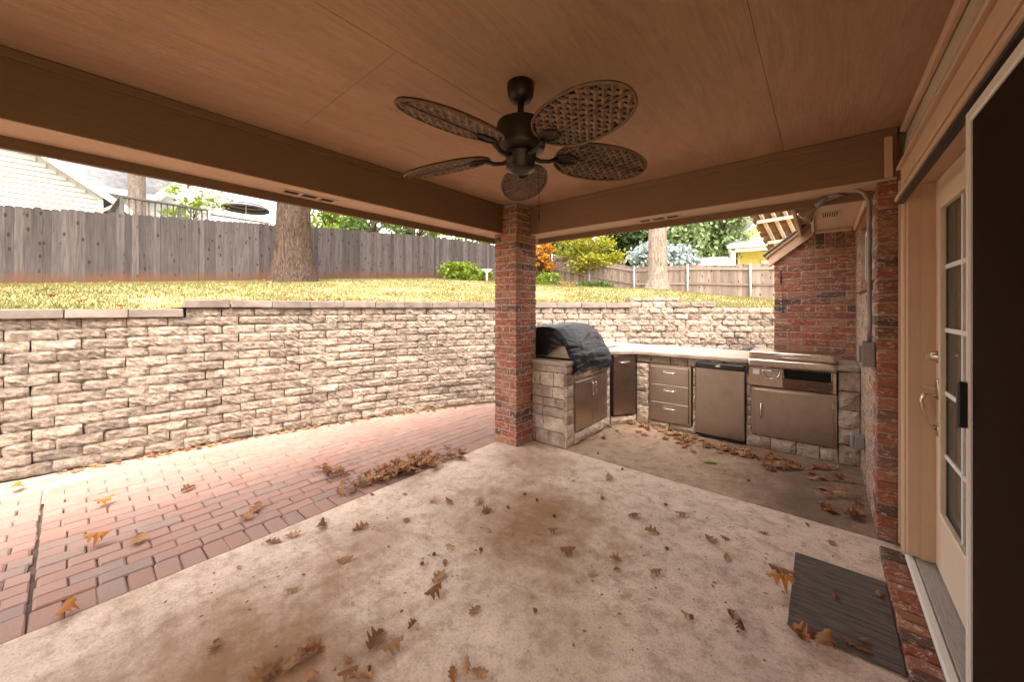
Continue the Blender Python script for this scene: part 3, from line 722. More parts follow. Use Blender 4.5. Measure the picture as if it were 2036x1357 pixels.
hc = box('head_casing', WX-.032, WX+.018, .1, 3.21, 2.237, 2.33, m_tan, dw, bevel=.006)
box('drip_cap', WX-.05, WX-.001, .1, 3.22, 2.3315, 2.348, m_tan, hc, bevel=.003)
box('door_jamb', WX-.02, .56, 3.075, 3.116, .09, 2.235, m_tanz, dw, bevel=.002); box('jamb_stop', WX+.032, .50, 3.062, 3.0745, .09, 2.19, m_tanz, dw)
box('head_jamb', WX-.02, .56, .2, 3.074, 2.195, 2.235, m_tan, dw, bevel=.002)
sill = thing('door_sill', (.42,1.6,0), 'weathered threshold on a rowlock brick step under the patio door', 'threshold')
y = 3.19; 
while y > .3:
    brick(sill, .268, .372, y-.066, y, -.05, .045+R.uniform(-.003,.003), .003); y -= .0775
box('mortar_bed', .275, .40, .28, 3.19, -.06, .036, m_mort, sill)
m_thr = M('weathered_threshold', (.40,.36,.33), (.27,.24,.22), 14, 6, .7, stretch=(20,1,1), bstr=.4, bscale=20)
box('nosing', .366, .402, .28, 3.113, .046, .075, m_frame, sill, bevel=.006); box('threshold_plate', .404, .60, .28, 3.074, .046, .084, m_thr, sill, bevel=.004)
DX = .478
def leaf_door(y0, y1, name, label, hand):
    d = thing(name, (DX,(y0+y1)/2,.09), label, 'door', None)
    st = .115
    for a in ((y0,y0+st,.09,2.19),(y1-st,y1,.09,2.19)): box('stile', DX, DX+.045, *a, m_door, d, bevel=.002)
    box('bottom_rail', DX, DX+.045, y0+st, y1-st, .09, .40, m_door, d, bevel=.002); box('top_rail', DX, DX+.045, y0+st, y1-st, 2.04, 2.19, m_door, d, bevel=.002)
    g0, g1, h0, h1 = y0+st, y1-st, .40, 2.04
    box('pane', DX+.018, DX+.026, g0, g1, h0, h1, m_glass, d)
    for a in ((g0,g0+.022,h0,h1),(g1-.022,g1,h0,h1),(g0+.022,g1-.022,h0,h0+.022),(g0+.022,g1-.022,h1-.022,h1)): box('glazing_bead', DX-.009, DX+.017, *a, m_door, d, bevel=.004)
    for k in range(1,5): z = h0+(h1-h0)*k/5; box('muntin', DX+.010, DX+.0165, g0+.022, g1-.022, z-.011, z+.011, m_white, d)
    box('muntin', DX+.009, DX+.0155, (g0+g1)/2-.011, (g0+g1)/2+.011, h0+.022, h1-.022, m_white, d)
    if hand:
        hy = y1-.055
        dh = MB().lathe([(.033,0),(.032,.008),(.024,.012),(.022,.028),(.004,.03)],20,Matrix.Translation((DX,hy,1.235)) @ Matrix.Rotation(rad(-90),4,'Y')).build('deadbolt', m_brass, d, True)
        MB().bar((DX-.03,hy,1.235),(DX-.05,hy,1.235),.012,.03).build('thumb_turn', m_brass, dh)
        es = MB().lathe([(.03,0),(.028,.006),(.016,.009)],20,Matrix.Translation((DX,hy,1.06)) @ Matrix.Rotation(rad(-90),4,'Y') @ Matrix.Diagonal((2.0,1,1,1))).build('handle_plate', m_brass, d, True)
        MB().tube([(DX-.006,hy,1.02),(DX-.05,hy,1.025),(DX-.062,hy,.99),(DX-.05,hy,.92),(DX-.03,hy,.87),(DX-.005,hy,.845)],[.009,.010,.011,.010,.008,.012],10).build('pull_grip', m_brass, es, True)
        MB().bar((DX-.005,hy,1.062),(DX-.065,hy,1.067),.018,.005).build('thumb_latch', m_brass, es)
        MB().lathe([(.026,0),(.024,.006),(.01,.009)],20,Matrix.Translation((DX,hy,.84)) @ Matrix.Rotation(rad(-90),4,'Y') @ Matrix.Diagonal((1.4,1,1,1))).build('grip_rose', m_brass, es, True)
    return d
leaf_door(2.165, 3.062, 'patio_door', 'cream glazed patio door with lever handle set beside the brick wall', True)
leaf_door(1.262, 2.159, 'patio_door', 'cream glazed patio door standing behind the dark insect screen', False)
# dark room behind the door and a curtain
rm = thing('interior_room', (1.2,2,0), 'dim room seen through the patio door glass', 'room')
m_room = M('dim_room_wall', (.20,.15,.11), None); box('room_wall', 2.6, 2.7, .3, 3.3, 0, 2.5, m_room, rm); box('room_wall', .76, 2.6, 3.3, 3.36, 0, 2.5, m_room, rm)
box('room_floor', .62, 2.6, .3, 3.29, -.02, .05, m_room, rm); box('room_ceiling', .62, 2.6, .3, 3.29, 2.5, 2.55, m_room, rm)
m_curt = M('beige_curtain', (.72,.66,.58), (.62,.57,.5), 3, rough=.95)
mb = MB()
for i in range(41):
    y = 2.30+.68*i/40; x = .60+.022*math.sin(i*.95)
    mb.v += [(x,y,.12),(x,y,2.2)]
mb.f += [(2*i,2*i+2,2*i+3,2*i+1) for i in range(40)]
tag(mb.build('curtain', m_curt, smooth=True), 'pleated beige curtain hanging behind the patio door glass', 'curtain')
rdc = MB().lathe([(.001,0),(.05,.0),(.062,.02),(.05,.04),(.001,.04)],20,Matrix.Translation((.56,2.42,.52)) @ Matrix.Rotation(rad(90),4,'Y') @ Matrix.Diagonal((1.9,1,1,1)))
m_red = M('red_plastic', (.45,.02,.015), None, rough=.35)
tag(rdc.build('door_sticker', m_red, smooth=True), 'red oval object behind the lower door glass', 'ornament')
# screen door
scd = thing('screen_door', (.345,1.3,.08), 'dark insect screen door with white frame and black latch', 'screen door')
SX, SY0, SY1, SZ1 = .335, .86, 1.762, 2.092
def m_screen_():
    m, t, b, N, L = nt('dark_insect_mesh'); b.inputs['Base Color'].default_value = (.024,.012,.007,1); b.inputs['Specular IOR Level'].default_value = .05; b.inputs['Roughness'].default_value = .9
    tr = N('ShaderNodeBsdfTransparent'); ms = N('ShaderNodeMixShader'); ms.inputs[0].default_value = .95
    L(tr.outputs[0], ms.inputs[1]); L(b.outputs[0], ms.inputs[2]); L(ms.outputs[0], t.nodes['Material Output'].inputs[0]); return m
box('screen_mesh', SX+.008, SX+.010, SY0+.03, SY1-.03, .12, SZ1-.03, m_screen_(), scd)
for a in ((SY0,SY0+.034,.08,SZ1),(SY1-.034,SY1,.08,SZ1)): box('frame_stile', SX, SX+.02, *a, m_frame, scd, bevel=.004)
for a in ((SY0+.034,SY1-.034,.08,.15),(SY0+.034,SY1-.034,SZ1-.034,SZ1)): box('frame_rail', SX, SX+.02, *a, m_frame, scd, bevel=.004)
box('track', SX-.004, SX+.026, .3, 3.112, SZ1+.012, SZ1+.024, m_black, scd); box('head_track', SX-.012, SX+.032, .3, 3.112, SZ1+.026, SZ1+.05, m_tan, scd, bevel=.003)
lt = box('latch', SX-.02, SX-.0005, SY1-.030, SY1-.004, 1.135, 1.275, m_black, scd, bevel=.004)

# doormat
m_mat = M('grey_ribbed_mat', (.17,.13,.115), (.085,.065,.058), 6, 9, .97, stretch=(1,9,1), bstr=.8, bscale=30)
tag(box('doormat', -.127, .262, 2.172, 2.842, .002, .012, m_mat, bevel=.002), 'flat charcoal doormat lying before the patio door step', 'doormat')

# ------------------------------------------------------------------ electrical bits
cb = thing('electrical_conduit', (HX-.02,3.5,1.2), 'grey conduit bending from the beam down to a switch box', 'conduit')
cy = 3.475
pts = [(-.03,cy-.02,2.335),(.10,cy-.01,2.33),(.17,cy,2.318),(.215,cy,2.285),(.238,cy,2.23),(.243,cy,2.15),(.243,cy,1.5),(.247,cy,1.42),(.243,cy,1.34),(.243,cy+.01,1.27)]
MB().tube(catmull3 if False else [Vector(p) for p in pts], .0125, 10).build('pipe', m_grey, cb, True)
b1 = box('switch_box', HX-.07, HX-.001, cy-.04, cy+.08, 1.10, 1.27, m_grey, cb, bevel=.006); box('cover_plate', HX-.085, HX-.0705, cy-.03, cy+.07, 1.13, 1.24, m_grey, b1, bevel=.003)
ob = thing('outlet_box', (HX-.03,4.3,.36), 'grey outlet box with flip cover low on the brick wall', 'outlet')
box('box_body', HX-.065, HX-.001, 4.24, 4.36, .31, .42, m_grey, ob, bevel=.006); box('flip_cover', HX-.09, HX-.066, 4.25, 4.35, .315, .425, m_galv, ob, bevel=.006)
fl = thing('flood_light', (.03,3.55,2.3), 'unlit grey flood lamp hanging from the patio beam', 'lamp')
a, b = P(1662,382,Y=3.56), P(1632,402,Y=3.57); c = P(1598,434,Y=3.62)
MB().lathe([(.001,0),(.05,.0),(.055,-.012),(.02,-.02),(.001,-.02)],20,Matrix.Translation((a.x,a.y,ZB-.007))).build('mount_plate', m_grey, fl, True)
ax = (c-b).normalized(); Mx = Matrix.Translation(b) @ ax.to_track_quat('Z','Y').to_matrix().to_4x4()
MB().tube([(a.x,a.y,ZB-.02),b], .012, 8).build('swivel_arm', m_grey, fl)
MB().lathe([(.008,-.045),(.022,-.04),(.024,.03),(.019,.04)],18,Mx).build('lamp_socket', m_grey, fl, True)
m_bulb = M('silvered_bulb', (.42,.34,.28), (.36,.29,.24), 9, rough=.22, metal=.7)
bo = MB().lathe([(.014,.041),(.017,.058),(.03,.082),(.05,.115),(.0575,.135),(.0575,.145)],24,Mx).build('bulb_reflector', m_bulb, fl, True)
MB().lathe([(.001,.146),(.05,.1455),(.0575,.1452)],24,Mx).build('bulb_lens', m_white, bo, True)
hk = thing('hanging_ornament', P(1553,545,Y=GY-.02), 'beaded cord with a blue bead hanging from a hook on the wing wall', 'ornament')
p = P(1553,548,Y=GY-.012)
MB().tube([p+Vector((0,0,.06)),p+Vector((0,-.02,.03)),p+Vector((0,-.02,-.06)),p+Vector((0,0,-.09))],.008,6).build('iron_hook', m_bronze, hk)
for i in range(14):
    q = P(1553+1.5*math.sin(i*2.1),582+i*2.3,Y=GY-.014); MB().lathe([(.001,-.006),(.006,-.003),(.006,.003),(.001,.006)],8,Matrix.Translation(q)).build('bead', [m_white,m_galv,m_dryo][i%3], hk, True)
q = P(1556,619,Y=GY-.016); m_blue = M('blue_glass', (.02,.09,.42), None, rough=.1)
MB().lathe([(.001,-.016),(.012,-.01),(.016,0),(.012,.01),(.001,.016)],12,Matrix.Translation(q)).build('blue_bead', m_blue, hk, True)
MB().tube([P(1553,553,Y=GY-.03), q], .0015, 4).build('cord', m_black, hk)

# ------------------------------------------------------------------ outdoor kitchen
ki = thing('outdoor_kitchen', (-1.2,4.9,0), 'L-shaped outdoor kitchen island of chopped limestone with stone counter', 'counter')
KX, KY, ZT = -2.085, 4.75, .90
_st = {}
def stone_me(L, Hh, dep, k):
    g = random.Random(k); nx, nz_ = max(3,int(L/.035)+1), max(3,int(Hh/.035)+1); vs = []; fs = []
    for j in range(nz_):
        for i in range(nx):
            a, b = i/(nx-1), j/(nz_-1); e = min(a,1-a)*L; f = min(b,1-b)*Hh
            y = dep*(.75+.5*noise.noise((a*L*12+k*3.7,b*Hh*12,k*1.7)))
            if e < .004 or f < .004: y *= .3
            x = (a-.5)*L+(g.uniform(-.003,.003)); z = (b-.5)*Hh+g.uniform(-.003,.003)
            vs.append((x,-y,z))
    n0 = len(vs); ring = [i for i in range(nx)]+[j*nx+nx-1 for j in range(1,nz_)]+[(nz_-1)*nx+i for i in range(nx-2,-1,-1)]+[j*nx for j in range(nz_-2,0,-1)]
    for i in ring: vs.append((vs[i][0],.03,vs[i][2]))
    for j in range(nz_-1):
        for i in range(nx-1): a = j*nx+i; fs.append((a,a+1,a+nx+1,a+nx))
    m_ = len(ring); fs += [(ring[i],n0+i,n0+(i+1)%m_,ring[(i+1)%m_]) for i in range(m_)]
    return mdata('stone', vs, fs, m_stone)
kk = [0]
def stones(o, dirv, s0, s1, z0, z1, hr=(.10,.19), lr=(.13,.30), dep=.022):
    # o: plan point of s=0, dirv: plan direction of s; face looks to the right of dirv... outward = rot(-90)
    z = z0; d = Vector((*dirv,0)).normalized(); ang = math.atan2(d.y,d.x)
    while z < z1-.02:
        hh = min(R.uniform(*hr), z1-z)
        if z1-(z+hh) < .06: hh = z1-z
        s = s0
        while s < s1-.01:
            L = R.uniform(*lr)
            if s1-(s+L) < .09: L = s1-s
            kk[0] += 1; c = Vector((o[0],o[1],0))+d*(s+L/2)
            put('stone', stone_me(L-.009, hh-.009, dep, kk[0]), ki, (c.x,c.y,z+hh/2), (0,0,ang)); s += L
        z += hh
# grill leg: side face (towards -Y), front face (towards +X), corner, long run
stones((-2.86,3.38), (1,0), .02, .76, .0, .875, (.09,.16), (.13,.26), .012)
stones((KX,3.38), (0,1), 0, .15, 0, .875, (.09,.15), (.15,.15))
stones((KX,3.38), (0,1), .955, 1.05, 0, .875, (.1,.17), (.1,.1))
stones((KX,3.38), (0,1), .152, .953, .0, .125, (.13,.14), (.3,.48), .05); stones((KX,3.38), (0,1), .152, .953, .705, .775, (.08,.09), (.2,.3))
dg = Vector((-1.865,4.75,0))-Vector((KX+.01,4.44,0))
stones((KX+.01,4.44), (dg.x,dg.y), 0, dg.length, 0, .11, (.12,.13), (.4,.45), .03)
stones((-1.855,KY), (1,0), 0, .155, 0, .79, (.14,.26), (.2,.2)); stones((-1.855,KY), (1,0), 0, 1.23, .80, .895, (.1,.1), (.13,.25))
stones((-1.855,KY), (1,0), .157, .70, 0, .08, (.09,.09), (.2,.3)); stones((-1.855,KY), (1,0), .675, .712, .02, .79, (.09,.15), (.2,.2))
stones((-1.855,KY), (1,0), 1.215, 1.27, .02, .79, (.09,.14), (.2,.2)); stones((-1.855,KY), (1,0), 1.215, 1.97, 0, .135, (.14,.14), (.18,.28))
stones((.115,KY), (1,0), 0, .155, 0, .89, (.12,.2), (.2,.2))
box('core', -2.84, -2.125, 3.41, 4.44, 0, .72, m_mortd, ki); box('core', -2.84, -2.70, 3.41, 4.44, .72, .875, m_mortd, ki)
box('core', -2.699, -2.125, 3.41, 3.50, .72, .875, m_mortd, ki); box('core', -2.699, -2.125, 4.36, 4.44, .72, .875, m_mortd, ki)
MB().prism([(-2.84,4.441),(-2.12,4.441),(-1.88,4.79),(-1.16,4.79),(-1.16,5.62),(-2.84,5.62)],0,.895).build('core', m_mortd, ki)
box('core', -.625, .265, 4.79, GY-.01, 0, .655, m_mortd, ki); box('core', .105, .265, 4.79, GY-.01, .655, .895, m_mortd, ki)
box('core', -1.159, -.626, 5.35, 5.62, 0, .895, m_mortd, ki); box('core', -1.159, -.626, 4.80, 5.349, .878, .895, m_mortd, ki)
def slab(poly, z0=.897, z1=.945):
    o = MB().prism(poly, z0, z1).build('countertop', m_ctop, ki, bevel=.012, seg=2); return o
slab([(-2.87,4.375),(-2.055,4.375),(-2.05,4.43),(-1.83,4.70),(-.618,4.70),(-.618,5.17),(.105,5.17),(.105,4.70),(.268,4.70),(.268,GY-.004),(-.44,GY-.004),(-.44,5.62),(-2.87,5.62)])
slab([(-2.87,3.35),(-2.06,3.35),(-2.06,3.515),(-2.87,3.515)], .876, .922); slab([(-2.87,3.517),(-2.72,3.517),(-2.72,4.373),(-2.87,4.373)], .876, .922)
stones((-2.86,5.62), (-1,0), -.6, -.1, 0, .6) if False else None
ob2 = box('outlet', -2.58, -2.52, 3.345, 3.378, .43, .53, m_black, ki, bevel=.004)

def handle(name, a, b, out, r, mat, par):
    a, b, out = Vector(a), Vector(b), Vector(out); t = (b-a)*.12
    return MB().tube([a, a+out*.75, a+out+t, b+out-t, b+out*.75, b], r, 8).build(name, mat, par, True)
# double doors under the grill
dd = thing('cabinet_doors', (KX,3.94,.14), 'pair of stainless cabinet doors under the covered grill', 'cabinet')
MB().box(KX-.03,KX+.006,3.535,4.335,.13,.70).build('frame', m_steel, dd, bevel=.002)
for (y0,y1,hy) in ((3.555,3.932,3.90),(3.938,4.315,3.97)):
    p_ = box('door_leaf', KX+.0065, KX+.020, y0, y1, .15, .68, m_steel, dd, bevel=.003); handle('handle', (KX+.02,hy,.49),(KX+.02,hy,.63),(.035,0,0),.0065,m_chrome,p_)
for z in (.22,.6): box('hinge', KX+.0205, KX+.026, 4.30, 4.318, z, z+.04, m_chrome, dd)
# tilt-out door on the diagonal
n_d = Vector((dg.y,-dg.x,0)).normalized(); t_d = dg.normalized(); o_d = Vector((KX+.01,4.44,0))
td = thing('trash_door', o_d+dg*.5+Vector((0,0,.13)), 'tall narrow stainless trash pull-out in the corner of the counter', 'cabinet')
ang_d = math.atan2(t_d.y,t_d.x)
def local_box(name, par, s0, s1, d0, d1, z0, z1, mat, bev=.003):
    me = MB().box(s0,s1,-d1,-d0,z0,z1).data(name, mat, bevel=bev); return put(name, me, par, (o_d.x,o_d.y,0), (0,0,ang_d))
local_box('frame', td, .012, dg.length-.012, -.03, .004, .115, .892, m_dark)
fp = local_box('front_panel', td, .03, dg.length-.028, .0045, .028, .13, .885, m_steel)
hc_ = o_d+dg*.5+n_d*.028; handle('handle', hc_-t_d*.07+Vector((0,0,.80)), hc_+t_d*.07+Vector((0,0,.80)), n_d*.035, .007, m_chrome, fp)
# drawers
dr = thing('drawer_unit', (-1.44,KY,.09), 'stainless three-drawer unit between limestone and the mini fridge', 'drawers')
box('frame', -1.690, -1.195, KY-.012, KY+.03, .085, .795, m_steel, dr, bevel=.002)
for k in range(3):
    z = .11+k*.221; d_ = box('drawer', -1.662, -1.223, KY-.030, KY-.0125, z, z+.215, m_steel, dr, bevel=.003)
    handle('handle', (-1.51,KY-.03,z+.15), (-1.375,KY-.03,z+.15), (0,-.032,0), .007, m_chrome, d_)
# mini fridge
fr = thing('mini_fridge', (-.9,5.0,0), 'stainless mini fridge with black top trim and oval badge', 'fridge')
box('cabinet', -1.132, -.650, 4.80, 5.33, .02, .86, m_black, fr, bevel=.008)
fd = box('door', -1.138, -.648, 4.70, 4.797, .045, .805, m_steel, fr, bevel=.010, seg=2)
MB().prism([(-1.138,4.797),(-1.138,4.70),(-1.05,4.685),(-.9,4.678),(-.74,4.685),(-.648,4.70),(-.648,4.797)],.807,.868).build('top_trim', m_black, fr, bevel=.008)
MB().lathe([(.001,0),(.02,0),(.018,.004),(.001,.004)],20,Matrix.Translation((-.9,4.678,.838)) @ Matrix.Rotation(rad(90),4,'X') @ Matrix.Diagonal((1.5,.7,1,1))).build('badge', m_chrome, fd, True)
box('kick_plate', -1.12, -.66, 4.74, 4.799, .004, .043, m_black, fr)
# griddle
gd = thing('griddle', (-.26,4.9,.66), 'built-in stainless griddle with flat lid and open drop-down tray', 'griddle')
box('body', -.612, .10, 4.76, 5.16, .662, .93, m_steelx, gd, bevel=.003)
cp = box('control_panel', -.612, -.315, 4.725, 4.758, .668, .865, m_steelx, gd, bevel=.003); box('igniter_button', -.575, -.515, 4.715, 4.7245, .79, .845, m_white, cp, bevel=.002)
MB().tube([(-.485,4.724,.84),(-.485,4.70,.84),(-.335,4.70,.84),(-.335,4.724,.84)],.006,8).tube(arc((-.41,4.70,.84),(.075,0,0),(0,0,-.085),0,math.pi,12),.006,8).build('bail_handle', m_chrome, cp, True)
box('opening', -.31, .075, 4.745, 4.759, .70, .86, m_dark, gd); box('side_jamb', .078, .10, 4.72, 4.758, .665, .865, m_steelx, gd)
ty = MB().add([(-.31,4.735,.665),(.072,4.735,.665),(.072,4.685,.775),(-.31,4.685,.775),(-.31,4.742,.668),(.072,4.742,.668),(.072,4.692,.778),(-.31,4.692,.778)],[(0,1,2,3),(7,6,5,4),(0,4,5,1),(1,5,6,2),(2,6,7,3),(3,7,4,0)]).build('drop_tray', m_steelx, gd)
MB().tube([(.068,4.73,.68),(.068,4.715,.87)],.005,6).build('stay_rod', m_chrome, ty); MB().tube([(-.305,4.73,.68),(-.305,4.715,.80)],.005,6).build('stay_rod', m_chrome, ty)
MB().prism([(-.625,4.69),(.112,4.69),(.112,5.165),(-.625,5.165)],.868,.955).build('bullnose_rim', m_steelx, gd, bevel=.03, seg=3)
ld = MB().prism([(-.612,4.705),(.10,4.705),(.10,5.15),(-.612,5.15)],.957,1.035).build('lid', m_steelx, gd, bevel=.02, seg=3)
MB().tube(arc((-.26,4.700,.998),(.11,0,0),(0,-.001,.014),0,math.pi*2,24)[:-1],.005,6,close=True).build('lid_handle', m_chrome, ld, True)
# door under griddle
gdn = thing('access_door', (-.24,KY,.14), 'wide stainless access door with one bar handle under the griddle', 'cabinet')
box('frame', -.588, .108, KY-.012, KY+.03, .142, .655, m_steel, gdn, bevel=.002); gl = box('door_leaf', -.560, .080, KY-.027, KY-.0125, .165, .632, m_steel, gdn, bevel=.003)
handle('handle', (-.50,KY-.027,.33), (-.50,KY-.027,.48), (0,-.035,0), .008, m_chrome, gl)
for z in (.25,.52): box('hinge', .072, .084, KY-.033, KY-.0275, z, z+.05, m_chrome, gdn)
# side burner lid on the counter
sb = thing('side_burner', (-2.42,4.85,.945), 'white flat-lidded side burner set in the counter behind the grill', 'burner')
box('burner_frame', -2.66, -2.24, 4.60, 5.04, .946, .96, m_steelx, sb, bevel=.003); box('burner_lid', -2.65, -2.25, 4.61, 5.03, .961, .995, m_white, sb, bevel=.008)
MB().tube([(-2.249,4.75,.975),(-2.225,4.75,.975),(-2.225,4.89,.975),(-2.249,4.89,.975)],.005,6).build('lid_handle', m_chrome, sb)

# grill and its cover
gr = thing('built_in_grill', (-2.42,3.94,.72), 'stainless built-in grill with beige end caps half hidden under a cover', 'grill')
m_cast = M('tan_hood_end', (.50,.38,.26), (.4,.29,.19), 6, rough=.4)
box('firebox', -2.69, -2.10, 3.56, 4.32, .725, .93, m_black, gr, bevel=.01); box('front_panel', -2.098, -2.06, 3.54, 4.34, .78, .90, m_steelx, gr, bevel=.006)
def hood(y): return [(-2.70,y,.935),(-2.70,y,1.06),(-2.66,y,1.17),(-2.58,y,1.235),(-2.46,y,1.255),(-2.32,y,1.23),(-2.20,y,1.15),(-2.12,y,1.04),(-2.10,y,.935)]
def loft(a, b, name, mat, par, smooth=False):
    n = len(a); MB().add(a+b, [tuple(reversed(range(n))),tuple(range(n,2*n))]+[(i,(i+1)%n,n+(i+1)%n,n+i) for i in range(n)]).build(name, mat, par, smooth)
loft(hood(3.58), hood(4.30), 'hood', m_steelx, gr)
loft([(x*.98-.05,3.555,.935+(z-.935)*.86) for x,y,z in hood(0)], [(x*.98-.05,3.578,.935+(z-.935)*.86) for x,y,z in hood(0)], 'hood_end', m_cast, gr)
def m_vinyl():
    m, t, b, N, L = nt('black_vinyl_cover'); b.inputs['Base Color'].default_value = (.014,.013,.014,1)
    b.inputs['Roughness'].default_value = .42; b.inputs['Specular IOR Level'].default_value = .3
    mp = coords(t); r = ramp(t,[(.5,(.007,.006,.007)),(.95,(.016,.014,.014))]); L(nz(t,mp,6,7,.7),r.inputs[0]); L(r.outputs[0],b.inputs['Base Color'])
    n1 = bump(t, b, nz(t, coords(t,(1,.45,2.2)), 4.5, 2, .4, 1.2), .5, .06); bump(t, b, nz(t, mp, 120, 3), .15, .002, n1); return m
mv = m_vinyl()
prof = [(-2.755,.945),(-2.76,1.04),(-2.74,1.15),(-2.68,1.235),(-2.58,1.29),(-2.46,1.31),(-2.34,1.295),(-2.24,1.24),(-2.16,1.15),(-2.10,1.05),(-2.055,.95),(-2.035,.86),(-2.03,.795)]
pc2 = catmull(prof, 5); ny = 44; mb = MB()
arcL = len(pc2)
for j in range(ny+1):
    b_ = j/ny; y = 3.50+.885*b_
    for i, q in enumerate(pc2):
        a_ = i/(arcL-1); k = .5+.5*math.sin(a_*math.pi)
        sag = .024*noise.noise((a_*6,b_*3.2,1.3))+.026*math.sin(b_*math.pi*2+a_*9+2.2*noise.noise((a_*3,b_*4,5)))*max(0,a_-.3)+.012*abs(noise.noise((a_*16+b_*5,b_*5,8)))
        edge = -.02*(abs(b_-.5)*2)**6
        x, z = q.x, q.y; c_ = Vector((-2.42,1.0)); dd_ = (Vector((x,z))-c_).normalized()
        zz = z+dd_.y*(sag+edge); xx = x+dd_.x*(sag+edge)
        if a_ > .93: zz += .012*math.sin(b_*21)
        mb.v.append(Vector((xx, y+.006*noise.noise((a_*9,b_*9,2)), zz)))
mb.f += [(j*arcL+i,j*arcL+i+1,(j+1)*arcL+i+1,(j+1)*arcL+i) for j in range(ny) for i in range(arcL-1)]
gc = thing('grill_cover', (-2.4,3.94,.95), 'wrinkled black vinyl cover draped over the grill hood', 'cover')
cs = mb.build('cover_sheet', mv, gc, True)
md = cs.modifiers.new('thick','SOLIDIFY'); md.thickness = .004
def side_panel(j, low):
    row = [cs.data.vertices[j*arcL+i].co.copy() for i in range(arcL)]; m2 = MB(); K2 = 8
    for i, q in enumerate(row):
        a_ = i/(arcL-1); bot = low(a_); bot = min(bot, q.z)
        for k in range(K2+1):
            f = k/K2; z = q.z+(bot-q.z)*f; m2.v.append(Vector((q.x+(-2.42-q.x)*.12*f, q.y+(.012*noise.noise((a_*7,f*3,j)))*f, z)))
    m2.f += [(i*(K2+1)+k,i*(K2+1)+k+1,(i+1)*(K2+1)+k+1,(i+1)*(K2+1)+k) for i in range(arcL-1) for k in range(K2)]
    m2.build('side_flap', mv, gc, True)
side_panel(0, lambda a: (.95 if a < .45 else .95+.13*math.sin((a-.45)/.43*math.pi)) if a < .88 else .95-.2*(a-.88)/.12)
side_panel(ny, lambda a: .95)
MB().tube([cs.data.vertices[0*arcL+i].co+Vector((0,-.002,0)) for i in range(0,arcL)], .0055, 6).build('hem_piping', mv, gc, True)
MB().tube([cs.data.vertices[j*arcL+arcL-1].co for j in range(0,ny+1)], .0055, 6).build('hem_piping', mv, gc, True)

# ------------------------------------------------------------------ fences
PK = []
for k in range(6):
    w2 = .0705; zt = 1.83; g = random.Random(k+50); d_ = g.uniform(-.015,.015)
    poly = [(-w2,0),(w2,0),(w2,zt-.03+d_),(w2-.03,zt+d_),(-w2+.03,zt+d_),(-w2,zt-.03+d_)]
    n = 6; vs = [(x,-.008,z) for x,z in poly]+[(x,.008,z) for x,z in poly]
    fs = [tuple(range(n)),tuple(reversed(range(n,2*n)))]+[(i,n+i,n+(i+1)%n,(i+1)%n) for i in range(n)]
    PK.append((vs,fs))
PK1 = [mdata('picket',vs,fs,m_pick) for vs,fs in PK]; PK2 = [mdata('picket',vs,fs,m_pick2) for vs,fs in PK]
fn = thing('picket_fence', (-13.8,5,2.3), 'tall weathered grey picket fence along the top of the lawn', 'fence')
y = -2.2; m_raild = M('fence_rail', (.16,.115,.085), (.22,.165,.13), 5, stretch=(1,1,1))
fx = lambda y: -14.074+.0945*y
fz = lambda y: float(np.interp(y, [-3,-.99,2.48,6.2,10.24,14.5,18.5],[1.9,2.01,2.264,2.55,2.805,2.88,2.885]))
while y < 18.35:
    put('picket', R.choice(PK1), fn, (fx(y)+R.gauss(0,.005),y,fz(y)-.03+R.gauss(0,.006)), (R.gauss(0,.003),R.gauss(0,.002),rad(90-5.4)+R.gauss(0,.02)), (1,1,1)); y += .1335
for zo in (.3,1.45):
    for a, b in ((-2.2,2.5),(2.5,6.2),(6.2,10.2),(10.2,14.5),(14.5,18.35)):
        MB().bar((fx(a)-.035,a,fz(a)+zo),(fx(b)-.035,b,fz(b)+zo),.04,.09).build('rail', m_raild, fn)
# back fence, rails and steel posts on this side
fb = thing('back_fence', (-6,18.4,1.6), 'brown picket fence with rails and steel posts at the back of the yard', 'fence')
bz = lambda x: float(np.interp(x, [-12.4,-9.8,-7.19,-4.76,-2.33,.5,3],[2.88,2.3,1.73,1.67,1.525,1.45,1.42]))
by = lambda x: 18.5 if x < -12.3 else float(np.interp(x, [-12.36,-7.19,-2.33,3],[18.5,18.15,18.53,18.95]))
x = -12.33
while x < 2.5:
    put('picket', R.choice(PK2), fb, (x,by(x)+R.gauss(0,.004),bz(x)-.02+R.gauss(0,.005)), (R.gauss(0,.006),0,R.gauss(0,.02)+(-.066 if x < -7.19 else .078)), (1,1,1)); x += .1335
px_ = [-12.3,-9.75,-7.19,-4.76,-2.33,.1,2.5]
for a, b in zip(px_, px_[1:]):
    for zo in (.22,.95,1.62): MB().bar((a,by(a)-.035,bz(a)+zo),(b,by(b)-.035,bz(b)+zo),.04,.09).build('rail', m_raild if False else m_pick2, fb)
for a in px_: MB().tube([(a,by(a)-.09,bz(a)-.3),(a,by(a)-.09,bz(a)+1.84)], .042, 10).build('post', m_galv, fb, True)

